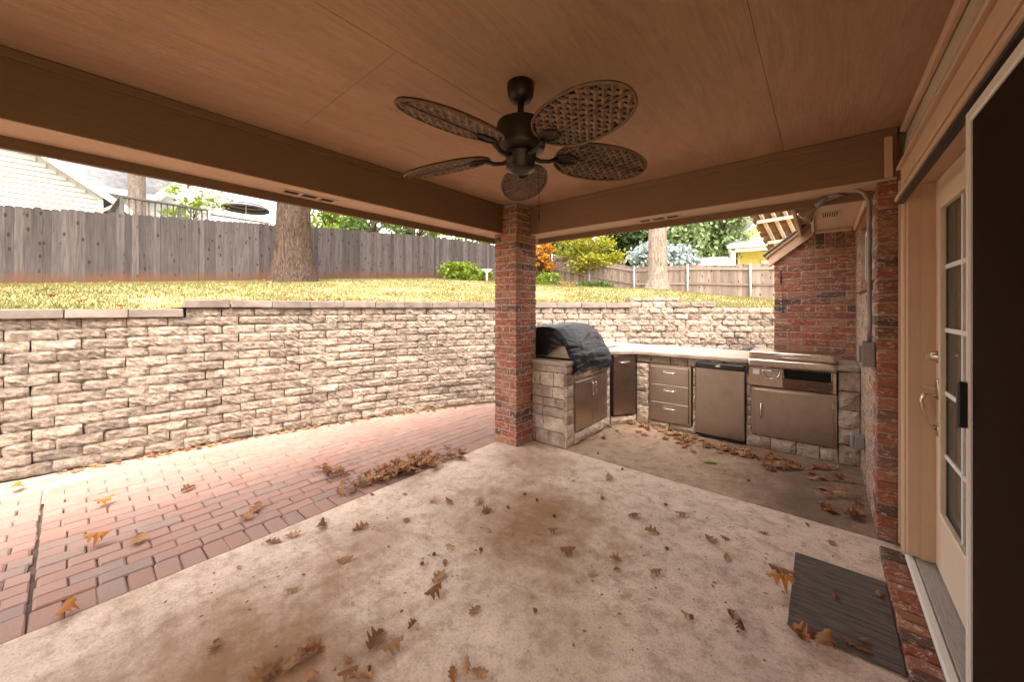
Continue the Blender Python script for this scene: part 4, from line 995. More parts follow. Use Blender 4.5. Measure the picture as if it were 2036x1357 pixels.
# ------------------------------------------------------------------ trees and plants
def trunk_me(name, base, top, r0, r1, mat, par, flare=1.7, fl_h=.5, amp=.05, n=48, m_=46, bend=0, root=.25):
    base, top = Vector(base), Vector(top); mb = MB(); L = (top-base).length
    for i in range(m_+1):
        f = i/m_; z = f*L; r = r0+(r1-r0)*f; r *= 1+(flare-1)*math.exp(-z/fl_h*1.6)
        for j in range(n):
            a = 2*math.pi*j/n; rg = 1+amp*noise.noise((math.cos(a)*5.5,math.sin(a)*5.5,z*1.4))+amp*.6*noise.noise((math.cos(a)*12,math.sin(a)*12,z*4))
            rg += root*math.exp(-z/fl_h*2.4)*noise.noise((math.cos(a)*2.2,math.sin(a)*2.2,1.7))
            c = base.lerp(top,f)+Vector((bend*math.sin(f*3),0,0)); mb.v.append(c+Vector((math.cos(a)*r*rg,math.sin(a)*r*rg,0)))
    mb.f += [(i*n+j,i*n+(j+1)%n,(i+1)*n+(j+1)%n,(i+1)*n+j) for i in range(m_) for j in range(n)]
    return mb.build(name, mat, par, True)
def foliage(name, c, rx, rz, n, size, mat, par, clumps=40, seed=1, droop=0, hollow=.5, ry=None, flat=0.):
    g = random.Random(seed); vs = []; fs = []; ry = ry or rx; cl = []
    while len(cl) < clumps:
        q = Vector((g.uniform(-1,1),g.uniform(-1,1),g.uniform(-1,1)))
        if hollow < q.length < 1: cl.append((q, g.uniform(.16,.34)))
    for i in range(n):
        q, s = cl[i % clumps]; o = Vector((g.gauss(0,1),g.gauss(0,1),g.gauss(0,.8)))*s*.62; p = q+o
        p = Vector((c[0]+p.x*rx, c[1]+p.y*ry, c[2]+p.z*rz-droop*o.length*abs(g.gauss(0,.5))))
        t = Vector((g.gauss(0,1),g.gauss(0,1),g.gauss(0,.6)-droop*1.5)).normalized(); s2 = t.cross(Vector((g.gauss(0,1),g.gauss(0,1),g.gauss(0,1)+flat))).normalized()
        L = size*g.uniform(.6,1.4); W = L*.34; k = len(vs)
        vs += [p, p+t*L*.5+s2*W, p+t*L, p+t*L*.5-s2*W]; fs.append((k,k+1,k+2,k+3))
    return put(name, mdata(name, vs, fs, mat), par)
def limbs(base, tips, r, mat, par):
    for tp in tips:
        b, tp = Vector(base), Vector(tp); mid = b.lerp(tp,.5)+Vector((R.uniform(-.2,.2),R.uniform(-.2,.2),R.uniform(0,.3)))
        MB().tube([b,b.lerp(mid,.6),mid,tp],[r,r*.8,r*.6,r*.25],7).build('limb', mat, par, True)
g_mid = m_leaf('mid_green_leaf', [(.055,.10,.02),(.09,.15,.03),(.13,.19,.05)]); g_dark = m_leaf('dark_green_leaf', [(.03,.06,.018),(.055,.09,.025),(.085,.12,.04)])
g_pale = m_leaf('pale_green_leaf', [(.13,.20,.07),(.20,.27,.11),(.32,.37,.20)]); g_yel = m_leaf('yellow_leaf', [(.25,.26,.02),(.38,.32,.02),(.16,.22,.02)])
g_or = m_leaf('orange_leaf', [(.35,.12,.01),(.45,.2,.02),(.5,.28,.04)]); g_blue = m_leaf('blue_cedar_needle', [(.19,.25,.24),(.30,.36,.35),(.40,.45,.43)], .2)
g_lime = m_leaf('lime_leaf', [(.16,.24,.02),(.25,.30,.03),(.10,.18,.02)])
# two yard trees: trunks run up above the roof line to crowns out of view
b0 = P(583,560,D=10.9); b0.z = lawn_z(b0.x,b0.y)-.05
t1 = thing('oak_tree', b0, 'thick dark oak trunk with furrowed bark standing before the grey fence', 'tree')
trunk_me('trunk', b0, b0+Vector((.0,.05,7.5)), .46, .36, m_bark1, t1, 1.55, .75, .07, 64, 70)
limbs(b0+Vector((0,.05,7.3)), [b0+Vector(v) for v in ((2.6,1,10),(-2.2,1.5,10.5),(.5,-2.5,10.2),(.2,2.6,11))], .24, m_bark1, t1)
foliage('crown', b0+Vector((0,0,11)), 4.2, 2.6, 9000, .22, g_mid, t1, 70, 5)
b1_ = P(1307,575,D=12); b1_.z = lawn_z(b1_.x,b1_.y)-.05
t2 = thing('pale_trunk_tree', b1_, 'tree with pale grey trunk flaring into the mounded lawn', 'tree')
trunk_me('trunk', b1_, b1_+Vector((.02,0,7)), .285, .23, m_bark2, t2, 1.5, .45, .05, 56, 60)
limbs(b1_+Vector((0,0,6.8)), [b1_+Vector(v) for v in ((2,1,9.5),(-2,1,9.6),(.3,-2,9.4))], .15, m_bark2, t2)
foliage('crown', b1_+Vector((0,0,10.2)), 3.4, 2.2, 6500, .2, g_mid, t2, 60, 6)
def tree(name, label, u, v, D, rpx, hpx, n, size, mat, bark=m_bark1, base_v=None, clumps=45, seed=1, droop=0, tr=.12, hollow=.35, group='trees beyond the fences'):
    c = P(u, v, D=D); z0 = lawn_z(c.x,c.y); rx = rpx*D/F; rz = hpx*D/F
    o = thing(name, (c.x,c.y,z0), label, 'tree', group)
    trunk_me('trunk', (c.x,c.y,z0-.1), (c.x,c.y,c.z+rz*.3), tr, tr*.4, bark, o, 1.3, .3, .06, 14, 16)
    limbs((c.x,c.y,max(z0+.4,c.z-rz*.7)), [(c.x+rx*.7*math.cos(a),c.y+rx*.7*math.sin(a),c.z+rz*R.uniform(-.1,.6)) for a in (0,1.3,2.5,3.8,5.1)], tr*.5, bark, o)
    foliage('crown', c, rx, rz, n, size, mat, o, clumps, seed, droop, hollow); return o
tree('evergreen_tree', 'broad drooping green tree behind the back fence beside the yellow house', 1372, 455, 27, 85, 95, 15000, .30, g_pale, seed=11, droop=.8, clumps=80, tr=.22)
tree('evergreen_tree', 'dark green tree behind the pale grey trunk', 1245, 470, 29, 60, 70, 7500, .28, g_dark, seed=12, clumps=60)
tree('evergreen_tree', 'dark green tree filling the gap above the white shed', 1330, 430, 31, 80, 80, 9000, .32, g_mid, seed=13, clumps=60)
tree('blue_cedar', 'silvery blue weeping cedar behind the back fence', 1318, 512, 22, 60, 32, 6500, .22, g_blue, seed=14, droop=1.0, clumps=46, tr=.09, hollow=.25)
tree('yellow_tree', 'slender tree with yellow green leaves standing before the back fence', 1170, 497, 20.3, 58, 42, 3600, .17, g_yel, m_bark2, seed=15, clumps=34, tr=.06, hollow=.2)
tree('orange_tree', 'small tree with orange autumn leaves beside the brick column', 1075, 512, 21, 32, 36, 2600, .15, g_or, seed=16, clumps=30, tr=.05, hollow=.1)
tree('green_tree', 'green tree behind the fence corner above the orange leaves', 1120, 490, 27, 55, 55, 4500, .26, g_mid, seed=17)
tree('leafy_tree', 'sparse green tree rising over the grey fence beside the oak trunk', 655, 440, 24, 60, 34, 2200, .24, g_lime, seed=18, clumps=26, tr=.1)
tree('leafy_tree', 'sparse green tree with dark trunk behind the middle of the grey fence', 742, 442, 23, 55, 36, 1500, .22, g_mid, seed=19, clumps=22, tr=.28)
tree('leafy_tree', 'sparse green tree with dark trunk nearest the fence corner', 822, 455, 22, 60, 36, 1500, .2, g_mid, seed=20, clumps=22, tr=.26)
tree('leafy_tree', 'small leafy tree overhanging the pale end of the grey fence', 925, 480, 21, 62, 16, 1300, .18, g_lime, seed=21, clumps=22, tr=.07)
tree('young_tree', 'thin young tree with small green leaves beside the neighbour deck', 385, 405, 15.5, 52, 42, 620, .15, g_lime, seed=22, clumps=18, tr=.035, hollow=.1)
c = P(272,400,D=18.5); z0 = lawn_z(c.x,c.y); nt1 = thing('bare_trunk_tree', (c.x,c.y,z0), 'grey tree trunk in front of the neighbour roof and deck', 'tree')
trunk_me('trunk', (c.x,c.y,z0-.1), (c.x,c.y,z0+8), .37, .3, m_bark2, nt1, 1.3, .4, .05, 24, 30); foliage('crown', (c.x,c.y,z0+9.5), 3, 2, 3000, .25, g_mid, nt1, 40, 9)
def bush(label, u, v, D, rpx, hpx, n, size, mat, seed, name='shrub'):
    c = P(u,v,D=D); z0 = lawn_z(c.x,c.y); rx, rz = rpx*D/F, max(.12,hpx*D/F); o = thing(name, (c.x,c.y,z0), label, 'shrub', 'shrubs at the foot of the fences')
    for a in range(5): MB().tube([(c.x,c.y,z0-.03),(c.x+rx*.4*math.cos(a*1.3),c.y+rx*.4*math.sin(a*1.3),z0+rz*1.2)],[.018,.006],5).build('stem', m_bark1, o)
    foliage('foliage', (c.x,c.y,z0+rz*.95), rx, rz, n, size, mat, o, 26, seed, 0, .1)
bush('bright green broad-leaved shrub against the grey fence', 913, 541, 15.8, 36, 17, 1500, .14, g_lime, 31)
bush('green shrub beside the thin stem near the brick column', 955, 545, 16.5, 22, 13, 900, .12, g_lime, 32)
bush('low green shrub under the orange tree', 1088, 556, 19.5, 26, 14, 900, .13, g_lime, 33)
bush('green shrub under the yellow tree at the back fence', 1180, 560, 18.5, 34, 13, 1200, .13, g_mid, 34)
bush('dry tawny shrub between the orange and yellow trees', 1130, 562, 19, 20, 9, 500, .1, m_leaf('tawny_leaf',[(.3,.22,.08),(.4,.3,.12)]), 35)

# ------------------------------------------------------------------ neighbours
m_sid = M('white_lap_siding', (.58,.57,.55), (.53,.52,.50), 3, rough=.6); m_yel = M('yellow_siding', (.62,.53,.17), (.56,.48,.15), 3, rough=.65)
m_rg = M('weathered_roof_shingle', (.22,.215,.22), (.14,.137,.14), 4, 6, .95, stretch=(1,1,1), bstr=.6, bscale=30)
nh = thing('white_house', P(100,430,X=-21), 'white lap-sided gable house behind the grey fence', 'house')
NX = -21.; a, b = P(60,297,X=NX), P(228,407,X=NX); sl = (b.z-a.z)/(b.y-a.y); yr = P(204,410,X=NX).y; ya = yr-6.2; yl = ya-6.2
ez = lambda y: (b.z+sl*(y-b.y)) if y > ya else (b.z+sl*(ya-b.y))+(-sl)*(y-ya)*1.0
mb = MB(); z = 1.5
while z < ez(ya)-.15:
    t_ = z+.17; y1 = yr if z < ez(yr)-.1 else ya+(ez(ya)-.12-t_)/(-sl); y0 = 2*ya-y1
    if y1 > y0: mb.add([(NX+.07,y0,z),(NX+.07,y1,z),(NX+.005,y1,t_),(NX+.005,y0,t_),(NX-.02,y0,z),(NX-.02,y1,z)],[(0,1,2,3),(4,5,1,0)])
    z = t_
mb.build('siding', m_sid, nh)
MB().add([(x,y,z) for x in (NX-.25,NX-.0) for y,z in ((2*ya-yr,1.5),(yr,1.5),(yr,ez(yr)+.0),(ya,ez(ya)),(2*ya-yr,ez(yr)))],[(0,1,2,3,4),(9,8,7,6,5)]+[(i,(i+1)%5,(i+1)%5+5,i+5) for i in range(5)]).build('gable', m_sid, nh)
box('house_body', NX-7, NX-.03, 2*ya-yr, yr, 1.2, ez(yr)-.1, m_sid, nh); box('corner_board', NX-.02, NX+.045, yr-.12, yr+.02, 1.4, ez(yr)-.12, m_white, nh)
for sg in (1,-1):
    yb = ya+sg*(6.2+.75); e0 = ez(ya); e1 = ez(ya+6.95)
    MB().add([(NX+.45,ya,e0+.12),(NX+.45,yb,e1+.12),(NX-7.3,yb,e1+.12),(NX-7.3,ya,e0+.12),(NX+.45,ya,e0+.02),(NX+.45,yb,e1+.02),(NX-7.3,yb,e1+.02),(NX-7.3,ya,e0+.02)],[(0,1,2,3),(7,6,5,4),(0,4,5,1),(1,5,6,2),(2,6,7,3),(3,7,4,0)]).build('roof', m_rg, nh)
    MB().add([(NX+.50,ya,e0+.13),(NX+.50,yb,e1+.13),(NX+.46,yb,e1+.13),(NX+.46,ya,e0+.13),(NX+.50,ya,e0-.13),(NX+.50,yb,e1-.13),(NX+.46,yb,e1-.13),(NX+.46,ya,e0-.13)],[(0,1,2,3),(7,6,5,4),(0,4,5,1),(1,5,6,2),(2,6,7,3),(3,7,4,0)]).build('rake_board', m_white, nh)
gp = P(222,408,X=NX+.3); MB().tube([(NX+.55,gp.y+.1,gp.z+.05),(NX-6.5,gp.y+.1,gp.z+.05)],.07,8).tube([(NX+.45,gp.y+.1,gp.z),(NX+.2,gp.y-.35,gp.z-.35),(NX+.1,yr+.05,gp.z-.5),(NX+.1,yr+.05,1.5)],.05,8).build('gutter', m_white, nh)
# second house: grey roof and white wall
n2 = thing('grey_roofed_house', P(280,420,X=-27), 'white house with grey shingle roof behind the deck', 'house')
HX2 = -27.; e0, e1 = P(120,352,X=HX2), P(318,402,X=HX2); e0.z = e1.z = (e0.z+e1.z)/2-.0
e0 = Vector((HX2,P(60,352,X=HX2).y,P(255,384,X=HX2).z)); e1 = Vector((HX2,P(312,398,X=HX2).y,e0.z))
up_ = Vector((-4.2,0,3.0))
MB().add([e0,e1,e1+up_+Vector((0,2.4,0)),e0+up_,e0+Vector((0,0,.12)),e1+Vector((0,0,.12)),e1+up_+Vector((0,2.4,.12)),e0+up_+Vector((0,0,.12))],[(0,1,2,3),(7,6,5,4),(0,4,5,1),(1,5,6,2),(2,6,7,3),(3,7,4,0)]).build('roof', m_rg, n2)
MB().bar(e0+Vector((.05,0,-.02)),e1+Vector((.05,0,-.02)),.06,.26).build('fascia', m_white, n2); MB().bar(e1+Vector((.05,0,.0)),e1+up_+Vector((0,2.4,.08)),.16,.3).build('rake_board', m_white, n2)
box('wall', HX2-6, HX2-.5, e0.y, e1.y+.2, 1.2, e0.z-.05, m_sid, n2)
box('wing', HX2-7, HX2-1.6, e1.y+.25, e1.y+5.2, 1.2, P(420,405,X=HX2-1.6).z, m_sid, n2)
# deck with baluster rail
dk = thing('neighbour_deck', P(330,440,X=-17.5), 'raised wooden deck with dark railing behind the grey fence', 'deck')
m_dk = M('weathered_deck_wood', (.09,.08,.075), (.06,.052,.05), 6, var=.3); DXk = -17.2
k0, k1 = P(243,394,X=DXk), P(412,416,X=DXk); zt = (k0.z+k1.z)/2; zt0, zt1 = k0.z, k1.z; zt0 = zt1 = zt
MB().bar((DXk,k0.y,zt),(DXk,k1.y,zt),.14,.045).build('top_rail', m_dk, dk); MB().bar((DXk,k0.y,zt),(DXk-3.2,k0.y-.1,zt),.14,.045).build('top_rail', m_dk, dk)
n = int((k1.y-k0.y)/.145)
for i in range(n+1):
    y = k0.y+(k1.y-k0.y)*i/n; big = i % 9 == 0
    box('rail_post' if big else 'baluster', DXk-(.05 if big else .02), DXk+(.05 if big else .02), y-(.05 if big else .02), y+(.05 if big else .02), zt-1.0, zt-(.023), m_dk, dk)
for i in range(1,16): box('baluster', DXk-.2*i-.02, DXk-.2*i+.02, k0.y-.03, k0.y+.01, zt-1.0, zt-.025, m_dk, dk)
box('deck_floor', DXk-3.3, DXk+.1, k0.y-.1, k1.y+.1, zt-1.12, zt-1.0, m_dk, dk)
for i in range(4): box('deck_post', DXk-.06, DXk+.06, k0.y+(k1.y-k0.y)*i/3-.06, k0.y+(k1.y-k0.y)*i/3+.06, 1.2, zt-1.12, m_dk, dk)
# far white deck and parasol
wd_ = thing('white_deck', P(490,445,X=-22), 'white railed deck under a striped parasol', 'deck')
WXk = -22.; k0, k1 = P(418,437,X=WXk), P(540,447,X=WXk); za = P(480,436,X=WXk).z
MB().bar((WXk,k0.y,za),(WXk,k1.y,za),.14,.05).build('top_rail', m_dk, wd_)
for i in range(22): y = k0.y+(k1.y-k0.y)*i/21; box('baluster', WXk-.025, WXk+.025, y-.025, y+.025, za-.9, za-.027, m_white, wd_)
box('deck_floor', WXk-4, WXk+.1, k0.y, k1.y, za-1.05, za-.9, m_dk, wd_)
for i, u in enumerate((437,470,500,518)):
    q = P(u,412,X=WXk-3); box('screen_panel', WXk-3.05, WXk-3, q.y-.24, q.y+.24, za-.9, P(u,414+i*2,X=WXk-3).z, m_white, wd_, bevel=.01)
um = thing('parasol', P(488,430,X=-22.8), 'grey striped open parasol over the white deck', 'parasol')
uc = P(489,401,X=-22.8); ur = 40*proj(uc)[2]/F; uh = 17*proj(uc)[2]/F/.6; m_us = [M('grey_canvas', (.2,.19,.19), None), M('dark_stripe', (.03,.028,.03), None)]
N8 = 16; rings = [(0.02,.02),(.22,-.01),(.42,-.06),(.6,-.13),(.76,-.22),(.88,-.32),(.96,-.42),(1,-.50),(1.0,-.60)]
for k in range(len(rings)-1):
    mb = MB()
    for (r_, z_) in rings[k:k+2]:
        for j in range(N8): a = 2*math.pi*j/N8; mb.v.append(uc+Vector((math.cos(a)*r_*ur,math.sin(a)*r_*ur,z_*uh)))
    mb.f += [(j,(j+1)%N8,N8+(j+1)%N8,N8+j) for j in range(N8)]; mb.build('canopy_band', m_us[k%2], um)
MB().tube([uc,Vector((uc.x,uc.y,za-.9))],.03,8).build('pole', m_white, um)
# cream shed roof left of centre
sh = thing('cream_outbuilding', P(660,450,D=27), 'cream gabled outbuilding behind the fence beside the oak', 'shed')
a = P(625,434,D=27); b = P(700,452,D=27); c_ = P(628,470,D=27); t_ = (b-a); t_.z = 0; bk_ = Vector((-SY,CY,0))*4
def quadbox(nm, p0, p1, z0, z1, dep, mat, par):
    MB().add([Vector((p0.x,p0.y,z0)),Vector((p1.x,p1.y,z0)),Vector((p1.x,p1.y,z1)),Vector((p0.x,p0.y,z1))]+[Vector((p0.x,p0.y,z0))+dep,Vector((p1.x,p1.y,z0))+dep,Vector((p1.x,p1.y,z1))+dep,Vector((p0.x,p0.y,z1))+dep],
        [(3,2,1,0),(4,5,6,7),(0,1,5,4),(1,2,6,5),(2,3,7,6),(3,0,4,7)]).build(nm, mat, par)
quadbox('wall', a, b, 1.5, b.z, bk_, m_sid, sh)
MB().add([Vector((a.x,a.y,a.z+.3)),Vector((b.x,b.y,b.z)),Vector((b.x,b.y,b.z))+bk_,Vector((a.x,a.y,a.z+.3))+bk_,Vector((a.x,a.y,b.z)),Vector((a.x,a.y,b.z))+bk_],[(0,1,2,3),(0,4,1),(3,2,5),(0,3,5,4)]).build('roof', m_sid, sh)
# yellow house
yh = thing('yellow_house', P(1500,520,D=25), 'yellow house with white porch post and grey shingle porch roof', 'house')
D_ = 25.; fwd = Vector((-SY,CY,0)); lat = Vector((CY,SY,0))
def pp(u, v, D): return P(u, v, D=D)
def poly(nm, pts, dep, mat, par):
    n = len(pts); MB().add(list(pts)+[p+dep for p in pts], [tuple(range(n)),tuple(reversed(range(n,2*n)))]+[(i,(i+1)%n,n+(i+1)%n,n+i) for i in range(n)]).build(nm, mat, par)
poly('porch_wall', [pp(1466,560,27),pp(1640,560,27),pp(1640,500,27),pp(1466,500,27)], fwd*5, m_yel, yh)
poly('gable_wall', [pp(1462,486,26.4),pp(1640,486,26.4),pp(1640,330,26.4),pp(1560,385,26.4)], fwd*5, m_yel, yh)
for i in range(26):
    v = 484-i*4.2; u0 = 1464+(484-v)*.97
    if u0 < 1560: poly('clapboard', [pp(u0,v,26.38),pp(1600,v,26.38),pp(1600,v-.7,26.36),pp(u0+.6,v-.7,26.36)], fwd*-.02, m_yel, yh)
poly('gable_rake', [pp(1452,488,26.2),pp(1462,488,26.2),pp(1562,392,26.2),pp(1558,383,26.2)], fwd*.5, m_white, yh)
poly('roof', [pp(1451,487,26.1),pp(1453,488.5,26.1),pp(1560,384,26.1),pp(1558,381,26.1)], fwd*6, m_shin, yh)
poly('porch_roof', [pp(1449,488,24.3),pp(1640,474,24.3),pp(1640,450,26.6),pp(1470,478,26.6)], Vector((0,0,.08)), m_rg, yh)
poly('porch_fascia', [pp(1447,494,24.25),pp(1640,480,24.25),pp(1640,473,24.25),pp(1447,488,24.25)], fwd*.1, m_white, yh)
poly('porch_beam', [pp(1452,502,24.6),pp(1640,490,24.6),pp(1640,480,24.6),pp(1452,494,24.6)], fwd*.25, m_white, yh)
poly('porch_ceiling', [pp(1455,499,24.8),pp(1640,488,24.8),pp(1640,492,27),pp(1462,501,27)], Vector((0,0,.05)), m_sid, yh)
poly('porch_post', [pp(1454,560,24.6),pp(1462,560,24.6),pp(1462,495,24.6),pp(1454,495,24.6)], fwd*.25, m_white, yh)
poly('door_frame', [pp(1467,560,26.95),pp(1470,560,26.95),pp(1470,505,26.95),pp(1467,505,26.95)], fwd*-.05, m_white, yh)
poly('window', [pp(1513,545,26.95),pp(1538,545,26.95),pp(1538,518,26.95),pp(1513,518,26.95)], fwd*-.05, m_white, yh)
poly('chimney_wall', [pp(1486,480,28),pp(1492,480,28),pp(1492,425,28),pp(1486,425,28)], fwd*2, m_white, yh)
poly('upper_wall', [pp(1492,480,28),pp(1640,480,28),pp(1640,425,28),pp(1492,425,28)], fwd*3, m_yel, yh)
poly('upper_eave', [pp(1474,428,27.6),pp(1640,418,27.6),pp(1640,410,27.6),pp(1474,420,27.6)], fwd*4, m_white, yh)
ws = thing('white_shed', P(1420,520,D=23), 'low white roofed shed behind the back fence', 'shed')
poly('roof', [pp(1384,528,22.4),pp(1452,528,22.4),pp(1447,511,24),pp(1398,513,24)], Vector((0,0,-.1)), m_white, ws); poly('wall', [pp(1388,575,22.8),pp(1450,575,22.8),pp(1450,529,22.8),pp(1388,529,22.8)], fwd*2, m_sid, ws)
bb_ = thing('white_birdbath', P(968,545,D=16), 'small white bowl behind the shrubs at the fence', 'birdbath'); q = P(968,536,D=16)
MB().lathe([(.05,lawn_z(q.x,q.y)-.02),(.05,q.z-.15),(.2,q.z-.05),(.24,q.z),(.18,q.z)],16,Matrix.Translation((q.x,q.y,0))).build('bowl', m_white, bb_, True)

# ------------------------------------------------------------------ fallen leaves
def leaf_me(k, mat):
    g = random.Random(k*13+1); L = 1.0; n = 12; vs = []; fs = []
    curl = g.uniform(.2,1.5)*g.choice((1,1,-1)); bendl = g.uniform(-1.0,1.6); tw = g.uniform(-.8,.8)
    n = 26; lob = [g.uniform(.8,1.2) for _ in range(4)]
    for i in range(n+1):
        f = i/n; env = .33*math.sin(math.pi*min(1,f*1.02)**.85)**.7; ph = f*3.6+.15; lb = .5-.5*math.cos(2*math.pi*ph)
        wv_ = .012+env*(.50+.58*lb*lob[int(ph)%4]); sw = .05*lb*env/.33
        for sd_ in (-1,-.55,0,.55,1):
            x = f*L+abs(sd_)**1.5*sw; yy = sd_*wv_; zc = (abs(sd_)*wv_)**2*2.6*curl+.12*bendl*(f-.5)**2*4+tw*.3*yy*(f-.4)+.025*math.sin(f*9+sd_*3+k)
            vs.append((x-.5, yy, zc))
    for i in range(n):
        for j in range(4): a = i*5+j; fs.append((a,a+1,a+6,a+5))
    k0_ = len(vs); vs += [(-.5,-.012,0),(-.5,.012,0),(-.72,.008,.03),(-.72,-.008,.03)]; fs.append((k0_,k0_+1,k0_+2,k0_+3))
    mz = min(v[2] for v in vs); vs = [(x,y,z-mz) for x,y,z in vs]
    return mdata('leaf', vs, fs, mat, True)
LV = [leaf_me(k, m_dry) for k in range(10)]; LO = [leaf_me(k+30, m_dryo) for k in range(3)]; LG = [leaf_me(50, m_greenleaf)]
def leaf(u, v, size, label, group, mes=LV, z=0., tilt=.25, name='fallen_leaf', xy=None):
    p = P(u, v, Z=z) if xy is None else Vector((*xy,z))
    o = put(name, R.choice(mes), None, (p.x,p.y,z+.003), (R.gauss(0,tilt*.35),R.gauss(0,tilt*.35),R.uniform(0,6.28)), (size,size*R.uniform(.8,1.1),size*R.uniform(.7,1.3)))
    if tilt > .35: o.location.z += .010
    return tag(o, label, 'leaf', group)
loose = [(717,1052),(686,1117),(583,1067),(808,1037),(862,1000),(893,1000),(950,1001),(968,1019),(970,1058),(895,1093),(885,1122),(873,1149),(860,1187),(943,1217),(578,1179),(820,1246),(748,1275),(782,1293),(690,1316),(625,1297),(600,1310),(476,1131),(428,1290),(545,1080),
 (1015,1063),(1130,1100),(1178,1144),(1305,1142),(1355,1027),(1296,1060),(1199,993),(1140,958),(1212,954),(1225,1115),(1227,1135),(1263,1030),(1415,1076),(1441,1073),(1445,1111),(1518,1062),(1605,1045),(1655,1082),(1366,1228),(1455,1225),(1472,1253),(805,985),(740,985),(1098,1060),
 (575,1330),(540,1340),(620,1350),(690,1345),(900,1345),(925,1335),(955,1342),(520,1352),(720,1350)]
for (u,v) in loose: leaf(u, v, R.choice((.045,.06,.075,.09,.1))*R.uniform(.9,1.15), 'dry curled brown oak leaf lying loose on the concrete patio', 'loose leaves on the patio concrete', tilt=.3)
for (u,v) in ((1160,1235),) if False else (): pass
leaf(1557,1178,.13,'orange brown oak leaf at the corner of the doormat','leaf by the doormat',LO,tilt=.5); leaf(1552,1142,.12,'pale dry leaf beside the doormat edge','leaf by the doormat edge',LV)
for u, v in ((1612,1275),(1590,1265),(1640,1285)): leaf(u, v, .12, 'golden brown oak leaf caught on the edge of the doormat', 'leaves on the doormat edge', LV, .012, .45)
for u, v in ((1660,1190),(1748,1185),(1685,1280),(1718,1280),(1715,1295)): leaf(u, v, .055, 'small dry leaf scrap lying on the doormat', 'leaf scraps on the doormat', LV, .012, .2)
for (u,v) in ((206,1006),(30,975),(190,1085),(275,1078),(375,974),(640,1048),(490,1030),(510,1013),(130,1225)): leaf(u, v, .12, 'brown oak leaf lying on the brick pavers', 'leaves on the pavers', LO if u < 210 else LV, .004, .2)
for i in range(112):    # heap along the paver edge
    f = R.gauss(.5,.26); f = min(1.05,max(-.1,f)); u = 705+205*f+R.gauss(0,6); v = 966-58*f+R.gauss(0,8)
    p = P(u, v, Z=0); leaf(0,0,R.uniform(.08,.12),'brown oak leaf in the heap along the edge of the pavers','leaves heaped at the paver edge',LV,R.uniform(0,.055)*max(.1,1-abs(f-.5)*1.6),.5,xy=(p.x,p.y))
for i in range(16): 
    p = P(R.gauss(662,14),R.gauss(944,6),Z=0); leaf(0,0,R.uniform(.07,.11),'dark brown oak leaf in the small clump on the pavers','leaves clumped on the pavers',LV,R.uniform(.003,.03),.5,xy=(p.x,p.y))
for i in range(92):     # drift before the fridge
    f = R.random(); x = -1.5+1.45*f+R.gauss(0,.1); y = 4.62-.1*f-abs(R.gauss(0,.20)); 
    if y > 4.66: continue
    leaf(0,0,R.uniform(.07,.11),'dry oak leaf in the drift before the mini fridge','leaves drifted before the fridge',LV,R.uniform(0,.012),.25,xy=(x,y))
for i in range(22):
    leaf(0,0,R.uniform(.07,.11),'dry oak leaf along the foot of the brick house wall','leaves along the house wall',LV,R.uniform(0,.015),.3,xy=(R.uniform(-.02,.22),R.uniform(3.5,4.6)))
for i in range(16): leaf(0,0,R.uniform(.06,.1),'dry leaf gathered under the drawers and trash door','leaves under the drawers',LV,R.uniform(0,.02),.3,xy=(R.uniform(-1.9,-1.2),R.uniform(4.58,4.70)))
for u, v in ((1170,868),(1185,858),(1200,872),(1165,862),(1210,850)): leaf(u,v,.09,'orange dry leaf at the foot of the grill island','leaves at the grill island',LO if u < 1175 else LV,0,.3)
leaf(1412,921,.12,'green oak leaf among the brown leaves before the fridge','green leaf',LG,.004,.15); leaf(1226,858,.07,'small green leaf on the kitchen concrete by the trash door','small green leaf',LG,0,.1)
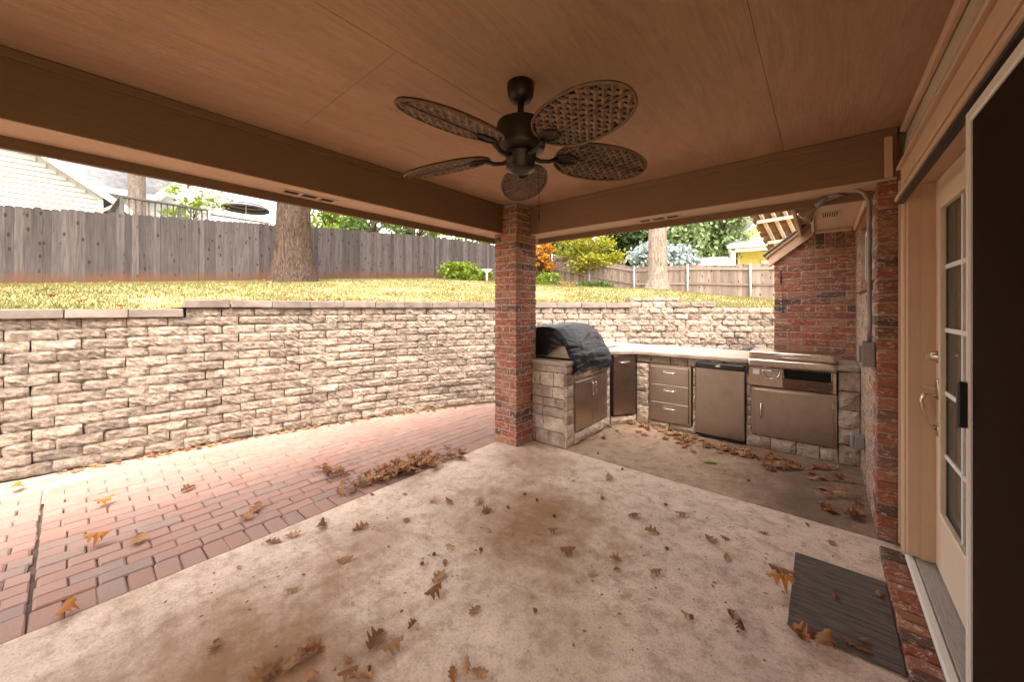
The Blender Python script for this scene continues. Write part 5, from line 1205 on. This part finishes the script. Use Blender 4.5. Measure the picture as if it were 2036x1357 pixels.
# leaf litter along the wall foot: uncountable bits
mb = MB(); s0_ = s_of_u(120)
for i in range(330):
    s = s0_+(S1060-s0_)*R.random(); p, t = wall_at(s); q = p+Vector((t.y,-t.x))*abs(R.gauss(.02,.05)); me = R.choice(LV); sz = R.uniform(.02,.06)
    mb.me(me, Matrix.Translation((q.x,q.y,-.01+R.uniform(0,.012))) @ Matrix.Rotation(R.uniform(0,6.28),4,'Z') @ Matrix.Rotation(R.gauss(0,.3),4,'X') @ Matrix.Diagonal((sz,sz,sz,1)))
tag(mb.build('leaf_litter', m_dry), 'crumbled leaf litter along the foot of the retaining wall', 'leaf litter', kind='stuff')
mb = MB()
for i in range(420):
    s = R.uniform(WS[-1]*.25, WS[-1]); k = R.uniform(.1,9); p, t = wall_at(s); o = p-Vector((t.y,-t.x))*.2; q = o+(o-ctr).normalized()*k; sz = R.uniform(.06,.11)
    mb.me(R.choice(LV), Matrix.Translation((q.x,q.y,lawn_z(q.x,q.y)+.025)) @ Matrix.Rotation(R.uniform(0,6.28),4,'Z') @ Matrix.Rotation(R.gauss(0,.4),4,'X') @ Matrix.Diagonal((sz,sz,sz,1)))
tag(mb.build('lawn_leaves', m_dry), 'brown leaves strewn over the raised lawn', 'leaf litter', kind='stuff')
mb = MB()
for i in range(900):
    if R.random() < .5: q = (R.uniform(-2.7,.2), R.uniform(.3,3.3))
    else: q = (R.gauss(-.7,.6), 4.45-abs(R.gauss(0,.45)))
    if not (-2.75 < q[0] < .24 and .2 < q[1] < 4.65) or (-2.9 < q[0] < -2.0 and q[1] > 3.0): continue
    sz = R.uniform(.006,.022); mb.me(R.choice(LV), Matrix.Translation((q[0],q[1],.001)) @ Matrix.Rotation(R.uniform(0,6.28),4,'Z') @ Matrix.Diagonal((sz,sz,sz*.5,1)))
tag(mb.build('leaf_crumbs', m_dry), 'tiny crumbs of dry leaf scattered over the concrete', 'leaf litter', kind='stuff')
# acorns
m_ac = M('acorn_shell', (.14,.06,.03), (.09,.04,.02), 9, rough=.4)
ame = MB().lathe([(.001,0),(.006,.002),(.009,.008),(.0095,.013),(.0105,.014),(.010,.019),(.003,.023),(.001,.026)],12).data('acorn', m_ac, True)
for (u,v) in ((1040,985),(1012,1013),(960,1095),(1100,1030),(1060,1215),(1370,1232),(1320,1005),(1330,1095),(1485,957),(860,1108),(835,1125),(1068,995),(1240,935),(1190,905),(735,1340)):
    p = P(u,v,Z=0); tag(put('acorn', ame, None, (p.x,p.y,.0095), (rad(90),0,R.uniform(0,6))), 'tiny brown acorn lying on the patio concrete', 'acorn', 'acorns on the patio')
